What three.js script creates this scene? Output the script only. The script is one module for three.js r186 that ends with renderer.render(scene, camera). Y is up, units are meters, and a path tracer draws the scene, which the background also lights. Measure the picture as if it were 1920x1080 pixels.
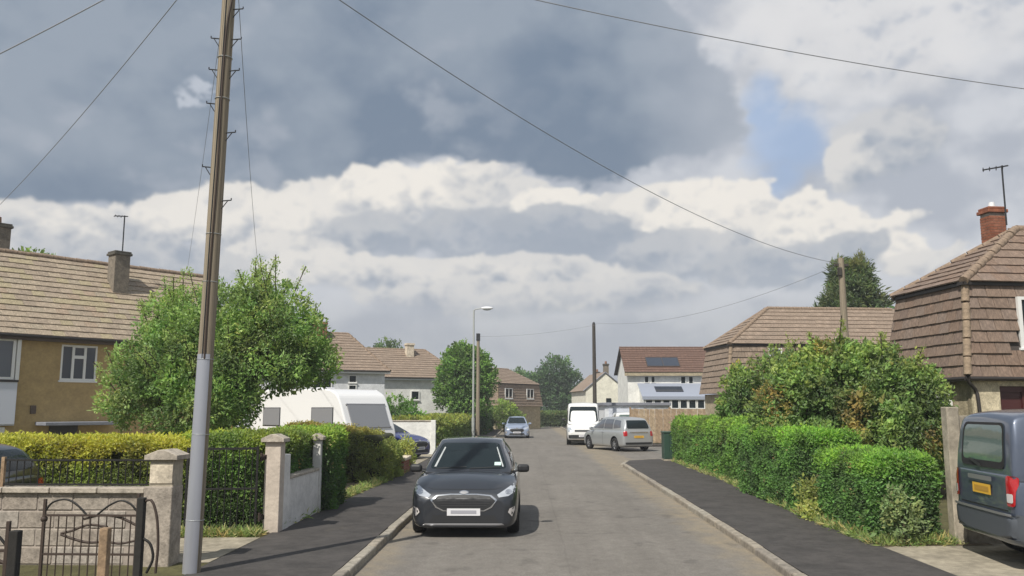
import * as THREE from 'three';
import { RoundedBoxGeometry } from 'three/addons/geometries/RoundedBoxGeometry.js';
import { ImprovedNoise } from 'three/addons/math/ImprovedNoise.js';
import { TessellateModifier } from 'three/addons/modifiers/TessellateModifier.js';
import { mergeGeometries, mergeVertices } from 'three/addons/utils/BufferGeometryUtils.js';
import { MeshBVH } from 'three-mesh-bvh';
import { Brush, Evaluator, SUBTRACTION } from 'three-bvh-csg';

// ---------------------------------------------------------------- camera, sky, sun, exposure
const W = 1024, H = 576;
const scene = new THREE.Scene();
const camera = new THREE.PerspectiveCamera(37.3, W / H, 0.1, 2500);
camera.rotation.order = 'YXZ';
camera.position.set(0, 2.0, 0);
camera.rotation.set(0.1409, 0.0155, 0);
scene.add(camera);

const renderer = new THREE.WebGLRenderer({ antialias: true });
renderer.setSize(W, H);
renderer.toneMapping = THREE.LinearToneMapping;
renderer.toneMappingExposure = 1.08;
renderer.shadowMap.enabled = true;

const sun = new THREE.DirectionalLight(new THREE.Color(1.0, 0.95, 0.86), 4.5);
sun.position.set(-0.33, 0.765, 0.55).multiplyScalar(120);
sun.shadow.radius = 1.2;
Object.assign(sun.shadow.camera, { left: -60, right: 60, top: 60, bottom: -60, near: 1, far: 320 });
sun.shadow.mapSize.set(4096, 4096);
sun.target.position.set(0, 0, -35);
sun.position.add(sun.target.position);
scene.add(sun, sun.target);
scene.fog = new THREE.FogExp2(new THREE.Color(0.80, 0.84, 0.90), 0.0009);

// ---------------------------------------------------------------- random and noise
let seed = 7;
const rnd = () => { seed = (seed + 0x6d2b79f5) | 0; let t = Math.imul(seed ^ (seed >>> 15), 1 | seed); t = (t + Math.imul(t ^ (t >>> 7), 61 | t)) ^ t; return ((t ^ (t >>> 14)) >>> 0) / 4294967296; };
const rr = (a, b) => a + (b - a) * rnd();
const PN = new ImprovedNoise();
const noise = (x, y, z) => PN.noise(x + 13.7, y + 5.3, z + 9.1);
const fbm = (x, y, z, o) => { let s = 0, a = 0.5; for (let i = 0; i < o; i++) { s += a * noise(x, y, z); x = x * 2.03 + 1.7; y = y * 2.03 + 3.1; z = z * 2.03 + 0.9; a *= 0.5; } return s; };
const billow = (x, y, z, o) => { let s = 0, a = 0.5; for (let i = 0; i < o; i++) { s += a * (1 - 2.4 * Math.abs(noise(x, y, z))); x = x * 2.07 + 1.7; y = y * 2.07 + 3.1; z = z * 2.07 + 0.9; a *= 0.5; } return s; };
const sst = THREE.MathUtils.smoothstep, clamp = THREE.MathUtils.clamp;
const L = (v) => (v <= 0.04045 ? v / 12.92 : Math.pow((v + 0.055) / 1.055, 2.4));
const S = (r, g, b) => [L(r / 255), L(g / 255), L(b / 255)];
const mix3 = (a, b, t) => [a[0] + (b[0] - a[0]) * t, a[1] + (b[1] - a[1]) * t, a[2] + (b[2] - a[2]) * t];

// the sky: a dark shower cloud over the street, sunlit cumulus below it, pale cloud and a blue gap to the right; the same weather all round
function makeSky() {
  const w = 3072, h = 1536, data = new Float32Array(w * h * 4);
  const blue = S(150, 177, 214), veil = S(203, 206, 212), veilD = S(172, 178, 189), hazeC = S(166, 171, 180);
  const cumHi = S(237, 232, 224), cumMid = S(199, 200, 202), cumLo = S(153, 163, 177), drk = S(114, 130, 150), drkTop = S(146, 157, 171), drkLit = S(182, 187, 196);
  // heaps of cumulus: [azimuth, elevation, half-width, half-height, brightness] in degrees, far ones first
  const heaps = [[-35, 10.4, 4, 1.6, 0.8], [-30.7, 10.6, 4.8, 1.5, 0.72], [-26.1, 10.9, 4.6, 1.5, 0.8], [-21.8, 11.6, 3.9, 1.6, 0.85], [-17.9, 11.8, 4.4, 2.2, 0.85], [-13.5, 11.9, 4.6, 2.6, 0.85], [-10.6, 14.3, 2.2, 1.9, 1], [-8.2, 14.3, 2.9, 2.2, 1], [-5.3, 14.3, 2.2, 2.4, 1], [-2.9, 15.2, 2.2, 1.4, 0.8], [-0.9, 13.7, 2.9, 1.5, 0.7], [0.9, 13.4, 1.8, 1, 1], [3.3, 13.8, 2.4, 0.9, 1], [6.4, 12.8, 3.2, 1.6, 0.72], [8.9, 13, 3.2, 1.6, 0.85], [11.7, 12.6, 3.1, 2, 0.95], [14.3, 12.9, 2.6, 2.1, 1], [16.4, 11.1, 3, 1.7, 0.85], [18.2, 12.4, 1.7, 1.6, 1], [20.1, 11.7, 2.3, 1.6, 1], [22.2, 10.8, 2.3, 1.4, 1], [24.3, 9.5, 2, 1.3, 0.95], [26.3, 8.8, 2.2, 1, 0.7], [31, 8.4, 3.4, 1.4, 0.8], [-9.6, 11.2, 3.6, 1.7, 0.3], [-3.0, 11.4, 4.4, 2.0, 0.24], [2.6, 11.9, 4.2, 1.7, 0.18], [5.8, 10.5, 5.0, 1.6, 0.14], [11.3, 9.9, 5.1, 1.7, 0.4], [21.6, 9.8, 1.8, 1.3, 0.25], [17.9, 8.9, 4.8, 1.6, 0.32], [-15.8, 9.4, 3.8, 1.7, 0.75], [-12.3, 8.6, 5.3, 1.3, 0.78], [0.9, 8.9, 6.1, 1.3, 0.7], [-5.9, 8.6, 6.1, 1.2, 0.72], [-24, 9.0, 6, 1.3, 0.45], [6, 7.8, 6.3, 1.1, 0.62], [-3.1, 7.2, 7.3, 1.1, 0.66], [23.4, 16.1, 3.2, 1.9, 0.5], [21.2, 15.4, 1.5, 1.5, 0.66]];
  const edge = [[-36, 11.3], [-32.5, 11.8], [-26.8, 12.5], [-20.6, 12.7], [-15.3, 14], [-11.1, 15.3], [-9.7, 17.0], [-6, 17.2], [-3.1, 16.7], [2.4, 15.4], [7.9, 15.7], [15, 17.3], [17, 20], [36, 20]];
  const right = [[0, 15.2], [17.5, 15.2], [20, 14.8], [22.9, 12.8], [26.3, 10], [30, 9], [90, 9]];
  const lin = (T, x) => { for (let i = 1; i < T.length; i++) if (x <= T[i][0]) return T[i - 1][1] + (T[i][1] - T[i - 1][1]) * (x - T[i - 1][0]) / (T[i][0] - T[i - 1][0]); return T[T.length - 1][1]; };
  for (let row = h / 2 - 2; row < h; row++) {
    const el = ((row + 0.5) / h - 0.5) * Math.PI, eld = Math.max(0, el * 57.2958), cy = Math.cos(el), y = Math.sin(el);
    for (let col = 0; col < w; col++) {
      const th = ((col + 0.5) / w - 0.5) * 2 * Math.PI, x = Math.cos(th) * cy, z = Math.sin(th) * cy;
      let az = Math.atan2(x, -z) * 57.2958;
      let f = (az + 36) / 72; f = f - Math.floor(f / 2) * 2; f = f > 1 ? 2 - f : f; az = f * 72 - 36;
      const n1 = fbm(x * 7, y * 9, z * 7, 3), n2 = fbm(x * 7 + 20, y * 9, z * 7, 3), n3 = fbm(x * 22, y * 30, z * 22, 5), n4 = eld < 30 ? billow(x * 17, y * 26, z * 17, 4) : 0, n5 = eld < 30 ? billow(x * 46, y * 62, z * 46, 4) : 0;
      const a = az + 2.0 * n1 + 1.6 * n3, e = eld + 1.3 * n2 + 1.1 * n3;
      // high pale cloud with a blue gap
      let c = mix3(veilD, veil, sst(n1 + 0.7 * n3, -0.3, 0.3));
      const gap = Math.max(0, 1 - ((a - 17.6) / 3.4) ** 2 - ((e - 17.0) / 2.8) ** 2), g2 = Math.max(0, 1 - ((a - 16.1) / 1.6) ** 2 - ((e - 19.8) / 2.2) ** 2), g3 = Math.max(0, 1 - ((a - 16.6) / 1.5) ** 2 - ((e - 14) / 1.8) ** 2);
      c = mix3(c, blue, sst(gap + g2 * 0.9 + g3 * 0.6, 0.0, 1.0) * 0.72);
      // bright heaps at the upper right
      const br = sst(Math.max(0, 1 - ((a - 24) / 14) ** 2 - ((e - 24) / 6.5) ** 2) + 0.3 * n4, 0.2, 1.0);
      c = mix3(c, mix3(S(188, 193, 202), S(222, 221, 221), sst(n4 * 0.8 + n5 * 0.6 + n1, -0.05, 0.6)), br * 0.75);
      // dark shower cloud
      const dd = Math.min(e - lin(edge, az) + 0.5 * n4 + 0.35 * n5, (lin(right, e) - a) * 0.75) , dm = sst(dd, -0.2, 0.55);
      if (dm > 0) {
        const lowEdge = 1 - sst(dd, 0.6, 5.5), deep = clamp(0.30 + 0.42 * lowEdge + 1.5 * n2 + 0.8 * n3 + 0.5 * sst(az, -16, -2) * sst(26 - eld, 0, 6) - 0.55 * sst(az, 4, 14) - 0.25 * sst(eld, 22, 27), 0, 1);
        const wisp = sst(n3 * 0.8 + 0.8 * n1, 0.0, 0.5) * 0.4 * (1 - sst(az, -8, 4));
        c = mix3(c, mix3(mix3(drkTop, drk, deep), drkLit, Math.max(wisp * 1.25, sst(az, 6, 14) * 0.55)), dm);
      }
      // cumulus heaps
      if (eld < 19) for (const [pa, pe, ra, re, br2] of heaps) {
        let da = az - pa; if (Math.abs(da) > ra * 1.7) continue;
        da = (a - pa) / ra; const de = (e - pe) / re; if (Math.abs(de) > 1.7) continue;
        const q = 1 - (da * da + de * de) + 0.5 * n4 + 0.3 * n3 + 0.3 * n5, al = sst(q, -0.04, 0.40 + 0.6 * (de < 0.1 ? 0.1 - de : 0)); if (al <= 0) continue;
        const t = clamp(0.38 + 0.46 * de - 0.16 * da + 0.62 * (n4 - 0.12) + 0.4 * n3 + 0.45 * (n5 - 0.1), 0, 1) * (0.3 + 0.7 * br2) + (br2 - 0.84) * 0.5;
        c = mix3(c, t > 0.45 ? mix3(cumMid, cumHi, clamp((t - 0.45) * 1.9, 0, 1)) : mix3(cumLo, cumMid, clamp(t / 0.45, 0, 1)), al * (0.72 + 0.24 * br2));
      }
      const hole = Math.max(0, 1 - ((az + 22.1 + 5 * n3) / 1.4) ** 2 - ((eld - 19.8 + n3 * 4.5 + 0.5 * n4) / 0.8) ** 2);
      c = mix3(c, S(202, 207, 216), sst(hole, 0, 0.9) * 0.65);
      // thick air low down
      c = mix3(c, mix3(hazeC, S(184, 187, 190), clamp(0.4 + 1.2 * n1 + n3, 0, 1)), (1 - sst(eld, 3.5, 9)) * 0.88);
      const o = (row * w + col) * 4;
      data[o] = c[0]; data[o + 1] = c[1]; data[o + 2] = c[2]; data[o + 3] = 1;
    }
  }
  for (let i = 0; i < (h / 2 - 2) * w; i++) { data[i * 4] = 0.2; data[i * 4 + 1] = 0.19; data[i * 4 + 2] = 0.17; data[i * 4 + 3] = 1; }
  const t = new THREE.DataTexture(data, w, h, THREE.RGBAFormat, THREE.FloatType);
  t.mapping = THREE.EquirectangularReflectionMapping; t.magFilter = t.minFilter = THREE.LinearFilter; t.needsUpdate = true;
  return t;
}
scene.background = makeSky();
scene.environment = scene.background;

// ---------------------------------------------------------------- textures and materials
function tex(n, fn, rep, srgb = true, ny = n) {
  const d = new Uint8Array(n * ny * 4);
  for (let j = 0; j < ny; j++) for (let i = 0; i < n; i++) { const c = fn(i / n, j / ny, i, j), o = (j * n + i) * 4; for (let k = 0; k < 3; k++) d[o + k] = clamp((Array.isArray(c) ? c[k] : c) * 255, 0, 255); d[o + 3] = 255; }
  const t = new THREE.DataTexture(d, n, ny, THREE.RGBAFormat, THREE.UnsignedByteType);
  t.wrapS = t.wrapT = THREE.RepeatWrapping; t.magFilter = THREE.LinearFilter; t.minFilter = THREE.LinearMipmapLinearFilter; t.generateMipmaps = true;
  if (srgb) t.colorSpace = THREE.SRGBColorSpace;
  t.repeat.set(...rep); t.needsUpdate = true; return t;
}
// tileable noise on a torus
const tn = (u, v, s, o = 4) => { u -= Math.floor(u); v -= Math.floor(v); const N = (p, q) => fbm(p * s, q * s, 2.3, o), k = (N(u, v) * (1 - u) + N(u - 1, v) * u) * (1 - v) + (N(u, v - 1) * (1 - u) + N(u - 1, v - 1) * u) * v; return k / Math.sqrt(((1 - u) ** 2 + u * u) * ((1 - v) ** 2 + v * v)); };
const grey = (v) => [v, v, v];
// mottled multiplier maps: average about 0.86 in sRGB, applied over a material colour
const mottle = (base, s1, a1, s2, a2, a3) => tex(512, (u, v) => { const k = base + a1 * tn(u, v, s1) + a2 * tn(u, v + 0.37, s2) + a3 * (rnd() - 0.5); return grey(k); }, [1, 1]);
const bumpFine = tex(512, (u, v) => grey(0.5 + 0.55 * tn(u, v, 60, 3) + 0.35 * (rnd() - 0.5)), [0.8, 0.8], false);
const bumpWall = tex(512, (u, v) => grey(0.5 + 0.5 * tn(u, v, 30, 4) + 0.3 * (rnd() - 0.5)), [0.7, 0.7], false);
const mapA = mottle(0.93, 5, 0.12, 30, 0.10, 0.06), mapB = mottle(0.86, 8, 0.26, 40, 0.2, 0.10);
const withRep = (t, a, b = a) => { const c = t.clone(); c.repeat.set(a, b); c.needsUpdate = true; return c; };
const C = (r, g, b) => new THREE.Color().setRGB(r, g, b);
const std = (color, rough = 0.85, extra = {}) => new THREE.MeshStandardMaterial({ color: C(...color), roughness: rough, ...extra });
const rough = (color, map = mapA, rep = 0.5, bump = bumpWall, bs = 0.006, r = 0.92) => std(color, r, { map: withRep(map, rep), bumpMap: bump, bumpScale: bs });
const phys = (color, r, extra) => new THREE.MeshPhysicalMaterial({ color: C(...color), roughness: r, ...extra });
const paint = (color, extra = {}) => phys(color, 0.42, { metalness: 0.25, clearcoat: 1, clearcoatRoughness: 0.06, ...extra });

const M = {
  kerb: rough([0.40, 0.35, 0.28], mapB, 0.9, bumpFine, 0.004), kerb2: rough([0.34, 0.30, 0.25], mapB, 0.7, bumpFine, 0.004), kerb3: rough([0.44, 0.40, 0.33], mapB, 0.8, bumpFine, 0.004),
  concrete: rough([0.50, 0.44, 0.345], mapB, 0.4, bumpFine, 0.003), drive: rough([0.42, 0.37, 0.28], mapB, 0.25, bumpFine, 0.004), soil: rough([0.20, 0.15, 0.09], mapB, 0.6, bumpWall, 0.02),
  block: [rough([0.50, 0.435, 0.365], mapB, 0.9, bumpFine, 0.006), rough([0.46, 0.395, 0.33], mapB, 0.8, bumpFine, 0.006), rough([0.54, 0.48, 0.415], mapB, 0.7, bumpFine, 0.006)], mortar: rough([0.42, 0.36, 0.31], mapA, 0.8),
  coping: rough([0.60, 0.53, 0.44], mapB, 0.6, bumpFine, 0.004), cream: rough([0.85, 0.74, 0.58], mapB, 0.7), pinkRender: rough([0.66, 0.57, 0.48], mapA, 0.7), whiteWall: rough([0.86, 0.84, 0.80], mapA, 0.5, bumpWall, 0.004),
  iron: std([0.018, 0.017, 0.016], 0.6, { metalness: 0.2 }), rust: std([0.055, 0.037, 0.028], 0.7), blackWood: rough([0.03, 0.028, 0.025], mapA, 1.0),
  galv: std([0.47, 0.485, 0.54], 0.36, { metalness: 0.55 }), steel: std([0.42, 0.44, 0.44], 0.5, { metalness: 0.5 }), lampGrey: std([0.42, 0.44, 0.42], 0.6, { metalness: 0.2 }),
  cable: std([0.02, 0.022, 0.026], 0.7), wire: std([0.26, 0.27, 0.29], 0.7), white: std([0.78, 0.78, 0.76], 0.45), whiteP: std([0.74, 0.75, 0.77], 0.5), glassDark: phys([0.014, 0.021, 0.024], 0.05, { specularIntensity: 0.5 }), greyGlass: phys([0.10, 0.11, 0.13], 0.12, { clearcoat: 0.5 }),
  brownRender: rough([0.50, 0.36, 0.165], mapA, 0.4, bumpWall, 0.004), stoneRender: rough([0.52, 0.44, 0.30], mapB, 0.7, bumpWall, 0.01), creamRender: rough([0.78, 0.68, 0.48], mapB, 0.8, bumpWall, 0.008),
  whiteRender: rough([0.90, 0.90, 0.86], mapA, 0.3, bumpWall, 0.004), greyRender: rough([0.82, 0.84, 0.87], mapA, 0.3, bumpWall, 0.004), ivory: rough([0.90, 0.87, 0.74], mapA, 0.3, bumpWall, 0.004),
  brick: rough([0.36, 0.13, 0.07], mapB, 0.9), brickB: rough([0.42, 0.17, 0.10], mapB, 0.9), chim: rough([0.28, 0.24, 0.19], mapB, 0.8), chimCap: rough([0.12, 0.11, 0.09], mapB, 0.8), pot: rough([0.30, 0.16, 0.10], mapA, 1),
  gutter: std([0.035, 0.03, 0.028], 0.5), fasciaB: std([0.10, 0.07, 0.05], 0.6), felt: std([0.06, 0.05, 0.045], 0.95), maroon: std([0.07, 0.02, 0.02], 0.4), panel: std([0.60, 0.63, 0.70], 0.5), leanRoof: std([0.30, 0.33, 0.40], 0.45),
  tileL: [[0.44, 0.355, 0.265], [0.41, 0.33, 0.245], [0.46, 0.375, 0.275], [0.43, 0.33, 0.24], [0.42, 0.35, 0.26], [0.45, 0.365, 0.27], [0.38, 0.305, 0.23], [0.44, 0.37, 0.24]].map((k, i) => rough(k.map((v) => v * 1.1), mapB, 1 + (i % 3) * 0.12, bumpFine, 0.004)),
  tileR: [[0.292, 0.212, 0.162], [0.276, 0.20, 0.154], [0.306, 0.22, 0.168], [0.282, 0.196, 0.146], [0.30, 0.225, 0.18], [0.262, 0.19, 0.15]].map((k, i) => rough(k, mapB, 1 + (i % 3) * 0.12, bumpFine, 0.004)),
  tileF: [rough([0.36, 0.275, 0.21], mapB, 0.6, bumpFine, 0.004), rough([0.33, 0.255, 0.195], mapB, 0.6, bumpFine, 0.004)], tileRed: [rough([0.20, 0.118, 0.088], mapB, 0.5), rough([0.18, 0.104, 0.078], mapB, 0.5)], ridge: rough([0.34, 0.25, 0.18], mapB, 1.0), ridgeM: rough([0.40, 0.30, 0.21], mapB, 1.0),
  bark: rough([0.10, 0.075, 0.05], mapB, 1.5, bumpWall, 0.02), twig: std([0.035, 0.04, 0.015], 1), fence: [rough([0.54, 0.41, 0.27], mapB, 0.8), rough([0.49, 0.36, 0.235], mapB, 0.8), rough([0.58, 0.45, 0.30], mapB, 0.8)], post: rough([0.42, 0.29, 0.18], mapB, 1),
  rubber: std([0.014, 0.014, 0.015], 0.85), rim: std([0.45, 0.46, 0.48], 0.35, { metalness: 0.8 }), plastic: std([0.022, 0.023, 0.025], 0.55), chrome: std([0.62, 0.63, 0.65], 0.18, { metalness: 0.95 }), lampGlass: phys([0.55, 0.58, 0.62], 0.12, { clearcoat: 1, metalness: 0.35 }), silverTrim: std([0.36, 0.36, 0.37], 0.4, { metalness: 0.6 }), redLens: phys([0.42, 0.012, 0.015], 0.15, { clearcoat: 1 }), whiteLens: phys([0.66, 0.62, 0.6], 0.15, { clearcoat: 1 }),
  plateW: std([0.72, 0.72, 0.74], 0.5), plateY: std([0.78, 0.46, 0.05], 0.5), plateMark: std([0.36, 0.36, 0.40], 0.6), plateMarkY: std([0.50, 0.28, 0.04], 0.6), headLiner: std([0.02, 0.02, 0.02], 0.9), sticker: std([0.55, 0.72, 0.66], 0.5), solar: phys([0.03, 0.04, 0.06], 0.2, { clearcoat: 0.4 }), greyRoof: rough([0.26, 0.27, 0.31], mapA, 0.5), hill: std([0.08, 0.11, 0.10], 1), cabinet: std([0.028, 0.065, 0.045], 0.5),
};
// weathered pole wood: streaks along the pole
M.poleWood = std([0.43, 0.385, 0.31], 0.9, { map: tex(256, (u, v) => { const s = fbm(u * 40, v * 5, 3, 4), c = 0.80 + 0.5 * s; return [c, c * 0.97, c * 0.93]; }, [1, 0.4]), bumpMap: tex(256, (u, v) => grey(0.5 + 0.9 * fbm(u * 50, v * 5, 8, 3)), [1, 0.4], false), bumpScale: 0.006 });
M.poleDark = std([0.10, 0.095, 0.09], 0.9, { map: M.poleWood.map });

// ---------------------------------------------------------------- geometry and naming helpers
const used = {};
const numbered = (n) => { const k = used[n] = (used[n] ?? -1) + 1; return k ? n + '_' + String(k).padStart(3, '0') : n; };
function tag(o, label, category, group) { Object.assign(o.userData, { label, category }); if (group) o.userData.group = group; return o; }
function thing(name, label, category, pos = [0, 0, 0], turn = 0, group) { const g = new THREE.Group(); g.name = numbered(name); g.position.set(...pos); g.rotation.y = turn; scene.add(g); return tag(g, label, category, group); }
function structure(o) { o.userData.kind = 'structure'; return o; }
function copyOf(src, label, pos, turn = 0, group) { const c = src.clone(); c.name = numbered(src.name.replace(/_\d{3}$/, '')); c.userData = { ...src.userData, label }; if (group) c.userData.group = group; c.position.set(...pos); c.rotation.set(0, turn, 0); scene.add(c); return c; }
function planarUV(g) {
  const p = g.attributes.position, n = g.attributes.normal, uv = new Float32Array(p.count * 2);
  for (let i = 0; i < p.count; i++) { const ax = Math.abs(n.getX(i)), ay = Math.abs(n.getY(i)), az = Math.abs(n.getZ(i)); if (ay >= ax && ay >= az) { uv[i * 2] = p.getX(i); uv[i * 2 + 1] = p.getZ(i); } else if (ax > az) { uv[i * 2] = p.getZ(i); uv[i * 2 + 1] = p.getY(i); } else { uv[i * 2] = p.getX(i); uv[i * 2 + 1] = p.getY(i); } }
  g.setAttribute('uv', new THREE.BufferAttribute(uv, 2)); return g;
}
const plain = (g) => { g = g.index ? g.toNonIndexed() : g; for (const k of Object.keys(g.attributes)) if (!['position', 'normal', 'uv'].includes(k)) g.deleteAttribute(k); if (!g.attributes.normal) g.computeVertexNormals(); return g; };
const join = (list) => (list.length === 1 ? plain(list[0]) : mergeGeometries(list.map((g) => { g = plain(g); if (!g.attributes.uv) planarUV(g); return g; })));
function obj(name, geos, mat, parent = scene, keepUV = false) {
  const g = join([].concat(geos)); if (!keepUV) planarUV(g);
  const m = new THREE.Mesh(g, mat); m.name = parent === scene ? numbered(name) : name; parent.add(m); return m;
}
const put = (g, x = 0, y = 0, z = 0, ry = 0, rx = 0, rz = 0) => { if (rx) g.rotateX(rx); if (rz) g.rotateZ(rz); if (ry) g.rotateY(ry); return g.translate(x, y, z); };
const box = (w, h, d, x = 0, y = 0, z = 0, ry = 0, rx = 0, rz = 0) => put(new THREE.BoxGeometry(w, h, d), x, y, z, ry, rx, rz);
const rbox = (w, h, d, r, x = 0, y = 0, z = 0, ry = 0, rx = 0, rz = 0, s = 2) => put(new RoundedBoxGeometry(w, h, d, s, r), x, y, z, ry, rx, rz);
const cyl = (r1, r2, h, x = 0, y = 0, z = 0, seg = 14, ry = 0, rx = 0, rz = 0) => put(new THREE.CylinderGeometry(r1, r2, h, seg), x, y, z, ry, rx, rz);
const V = (x, y, z) => new THREE.Vector3(x, y, z);
const tube = (pts, r, n = 12, seg = 6) => new THREE.TubeGeometry(new THREE.CatmullRomCurve3(pts.map((p) => V(...p))), n, r, seg);
const bar = (a, b, r, seg = 6) => { const A = V(...a), B = V(...b), d = B.clone().sub(A), g = new THREE.CylinderGeometry(r, r, d.length(), seg); g.applyQuaternion(new THREE.Quaternion().setFromUnitVectors(V(0, 1, 0), d.clone().normalize())); const c = A.add(B).multiplyScalar(0.5); return g.translate(c.x, c.y, c.z); };
const shape = (pts, holes = []) => { const s = new THREE.Shape(pts.map(([x, y]) => new THREE.Vector2(x, y))); for (const h of holes) s.holes.push(new THREE.Path(h.map(([x, y]) => new THREE.Vector2(x, y)))); return s; };
const extrude = (pts, depth, holes = [], bevel = 0) => new THREE.ExtrudeGeometry(shape(pts, holes), { depth, bevelEnabled: bevel > 0, bevelSize: bevel, bevelThickness: bevel, bevelSegments: 2, curveSegments: 8 });
const slab = (pts, y0, y1) => { const g = extrude(pts.map(([x, z]) => [x, -z]), y1 - y0); g.rotateX(-Math.PI / 2); return g.translate(0, y0, 0); };   // pts are [x, z]
const sheet = (pts, y) => { const g = new THREE.ShapeGeometry(shape(pts.map(([x, z]) => [x, -z]))); g.rotateX(-Math.PI / 2); return g.translate(0, y, 0); };
const quad = (a, b, c, d) => { const g = new THREE.BufferGeometry(); g.setAttribute('position', new THREE.Float32BufferAttribute([...a, ...b, ...c, ...a, ...c, ...d], 3)); g.computeVertexNormals(); return planarUV(g); };
const rect = (x0, y0, x1, y1) => [[x0, y0], [x1, y0], [x1, y1], [x0, y1]];

// ---------------------------------------------------------------- ground, road, pavements, kerbs
const roadTex = tex(512, (u, v) => {
  const x = u * 6 - 2.4, big = fbm(u * 5, v * 20, 1, 4), mid = fbm(u * 40, v * 260, 4, 4), streak = fbm(u * 16, v * 8, 9, 3);
  let c = [0.452 + 0.06 * big + 0.05 * mid + 0.04 * streak, 0.433 + 0.058 * big + 0.05 * mid + 0.04 * streak, 0.408 + 0.056 * big + 0.05 * mid + 0.037 * streak];
  const e = fbm(v * 60, u * 8, 3, 4) * 0.5;
  const dust = Math.max(sst(x, 2.5 + e, 3.0 + e) * 0.7, sst(-x, 1.6 + e, 1.98 + e) * 0.55) * (0.72 + 0.9 * fbm(u * 20, v * 120, 7, 3));
  c = mix3(c, [0.58, 0.525, 0.43], clamp(dust, 0, 1));
  const seam = Math.abs(x - 0.55 + 0.05 * fbm(v * 30, 1, 1, 3)) < 0.013 ? 0.95 : 1;
  const oil = sst(fbm(u * 14, v * 90, 20, 3), 0.2, 0.42) * 0.12;
  const g = 1 - oil + (rnd() - 0.5) * 0.14;
  return c.map((k) => k * g * seam);
}, [1 / 6, 1 / 48], true, 2048);
roadTex.offset.set(0.4, 0);
M.road = std([1, 1, 1], 0.93, { map: roadTex, bumpMap: bumpFine, bumpScale: 0.004 });
M.road2 = std([0.22, 0.21, 0.19], 0.93, { map: withRep(mapB, 0.15), bumpMap: bumpFine, bumpScale: 0.004 });
const paveTex = tex(512, (u, v) => { const b = 0.9 + 0.26 * tn(u, v, 14, 4) + 0.2 * tn(u, v + 0.5, 60, 3) + 0.14 * (rnd() - 0.5); const d = sst(tn(u + 0.3, v, 24, 4), 0.22, 0.45) * 0.12; return [b + d, b + d * 0.9, b + d * 0.7]; }, [0.16, 0.16]);
M.pave = std([0.070, 0.063, 0.059], 0.88, { map: paveTex, bumpMap: bumpFine, bumpScale: 0.004 });
M.grass = std([0.13, 0.12, 0.045], 1, { map: withRep(mapB, 0.3), bumpMap: bumpWall, bumpScale: 0.03 });
M.field = std([0.09, 0.10, 0.045], 1, { map: withRep(mapB, 0.02) });

structure(obj('ground', sheet(rect(-1500, -1800, 1500, 60), -0.05), M.field));
const RK = [[3.0, 6], [3.13, -10.8], [3.21, -13.5], [3.3, -19.8], [3.42, -31], [3.75, -32.6], [4.7, -33.5], [6, -33.8]];   // right kerb, face line
structure(obj('road', sheet([[-2.1, 6], ...RK, [6, -46.5], [4.5, -48.5], [3.8, -52], [3.8, -97], [-2.1, -97]], 0.0), M.road));
structure(obj('road', sheet([[6.0, -33.8], [45, -35.5], [45, -48], [6.0, -46.5]], 0.0), M.road2));
structure(obj('road', sheet([[-40, -97], [40, -97], [40, -103], [-40, -103]], 0.0), M.road2));
// pavements: slabs of dark tarmac behind the kerbs
structure(obj('pavement', slab([[-3.95, 6], [-2.24, 6], [-2.24, -97], [-3.75, -97], [-3.75, -20], [-3.95, -16]], -0.05, 0.1), M.pave));
structure(obj('pavement', slab([[3.14, 6], [3.27, -10.8], [3.35, -13.5], [3.44, -19.8], [3.56, -31], [3.87, -32.5], [4.75, -33.36], [6, -33.66], [6, -33.2], [5.5, -32.6], [5.42, -21], [4.98, -14.5], [4.92, 6]], -0.05, 0.1), M.pave));
structure(obj('pavement', slab([[6, -46.7], [45, -48.1], [45, -49.2], [6.4, -47.9], [5.9, -52], [5.9, -97], [3.95, -97], [3.95, -52.1], [4.62, -48.7]], -0.05, 0.1), M.pave));
structure(obj('garden_ground', slab([[-60, 6], [-3.96, 6], [-3.96, -16], [-3.76, -20], [-3.76, -97], [-60, -97]], -0.05, 0.092), M.grass));
structure(obj('garden_ground', slab([[4.93, 6], [60, 6], [60, -35.2], [6, -33.1], [5.51, -32.5], [5.43, -21], [4.99, -14.5]], -0.05, 0.092), M.grass));
structure(obj('garden_ground', slab([[5.91, -97], [5.91, -52], [6.41, -47.95], [45, -49.25], [60, -49.8], [60, -97]], -0.05, 0.092), M.grass));
for (const pts of [rect(-16, -13.1, -3.97, -11.0), rect(-14, -21.9, -3.85, -18.1), rect(-14, -36.6, -3.78, -27.6)]) structure(obj('driveway', sheet(pts, 0.098), M.drive));
structure(obj('driveway', sheet([[4.94, 5], [14, 5], [14, -12.7], [5.3, -12.7], [4.96, -12.35]], 0.098), M.drive));
// dry grass and dirt at the pavement's edge
for (const pts of [[[-4.0, -13.3], [-3.97, -14.4], [-5.4, -13.6], [-5.6, -12.9]], [[-3.97, -17.3], [-3.8, -22.6], [-4.7, -22.4], [-4.6, -17.4]], [[5.0, -12.3], [5.0, -17.5], [5.35, -17.5], [5.3, -12.5]], [[5.0, -12.42], [6.6, -12.5], [6.6, -12.9], [5.05, -12.9]]]) structure(obj('verge', sheet(pts, 0.104), M.soil));

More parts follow.
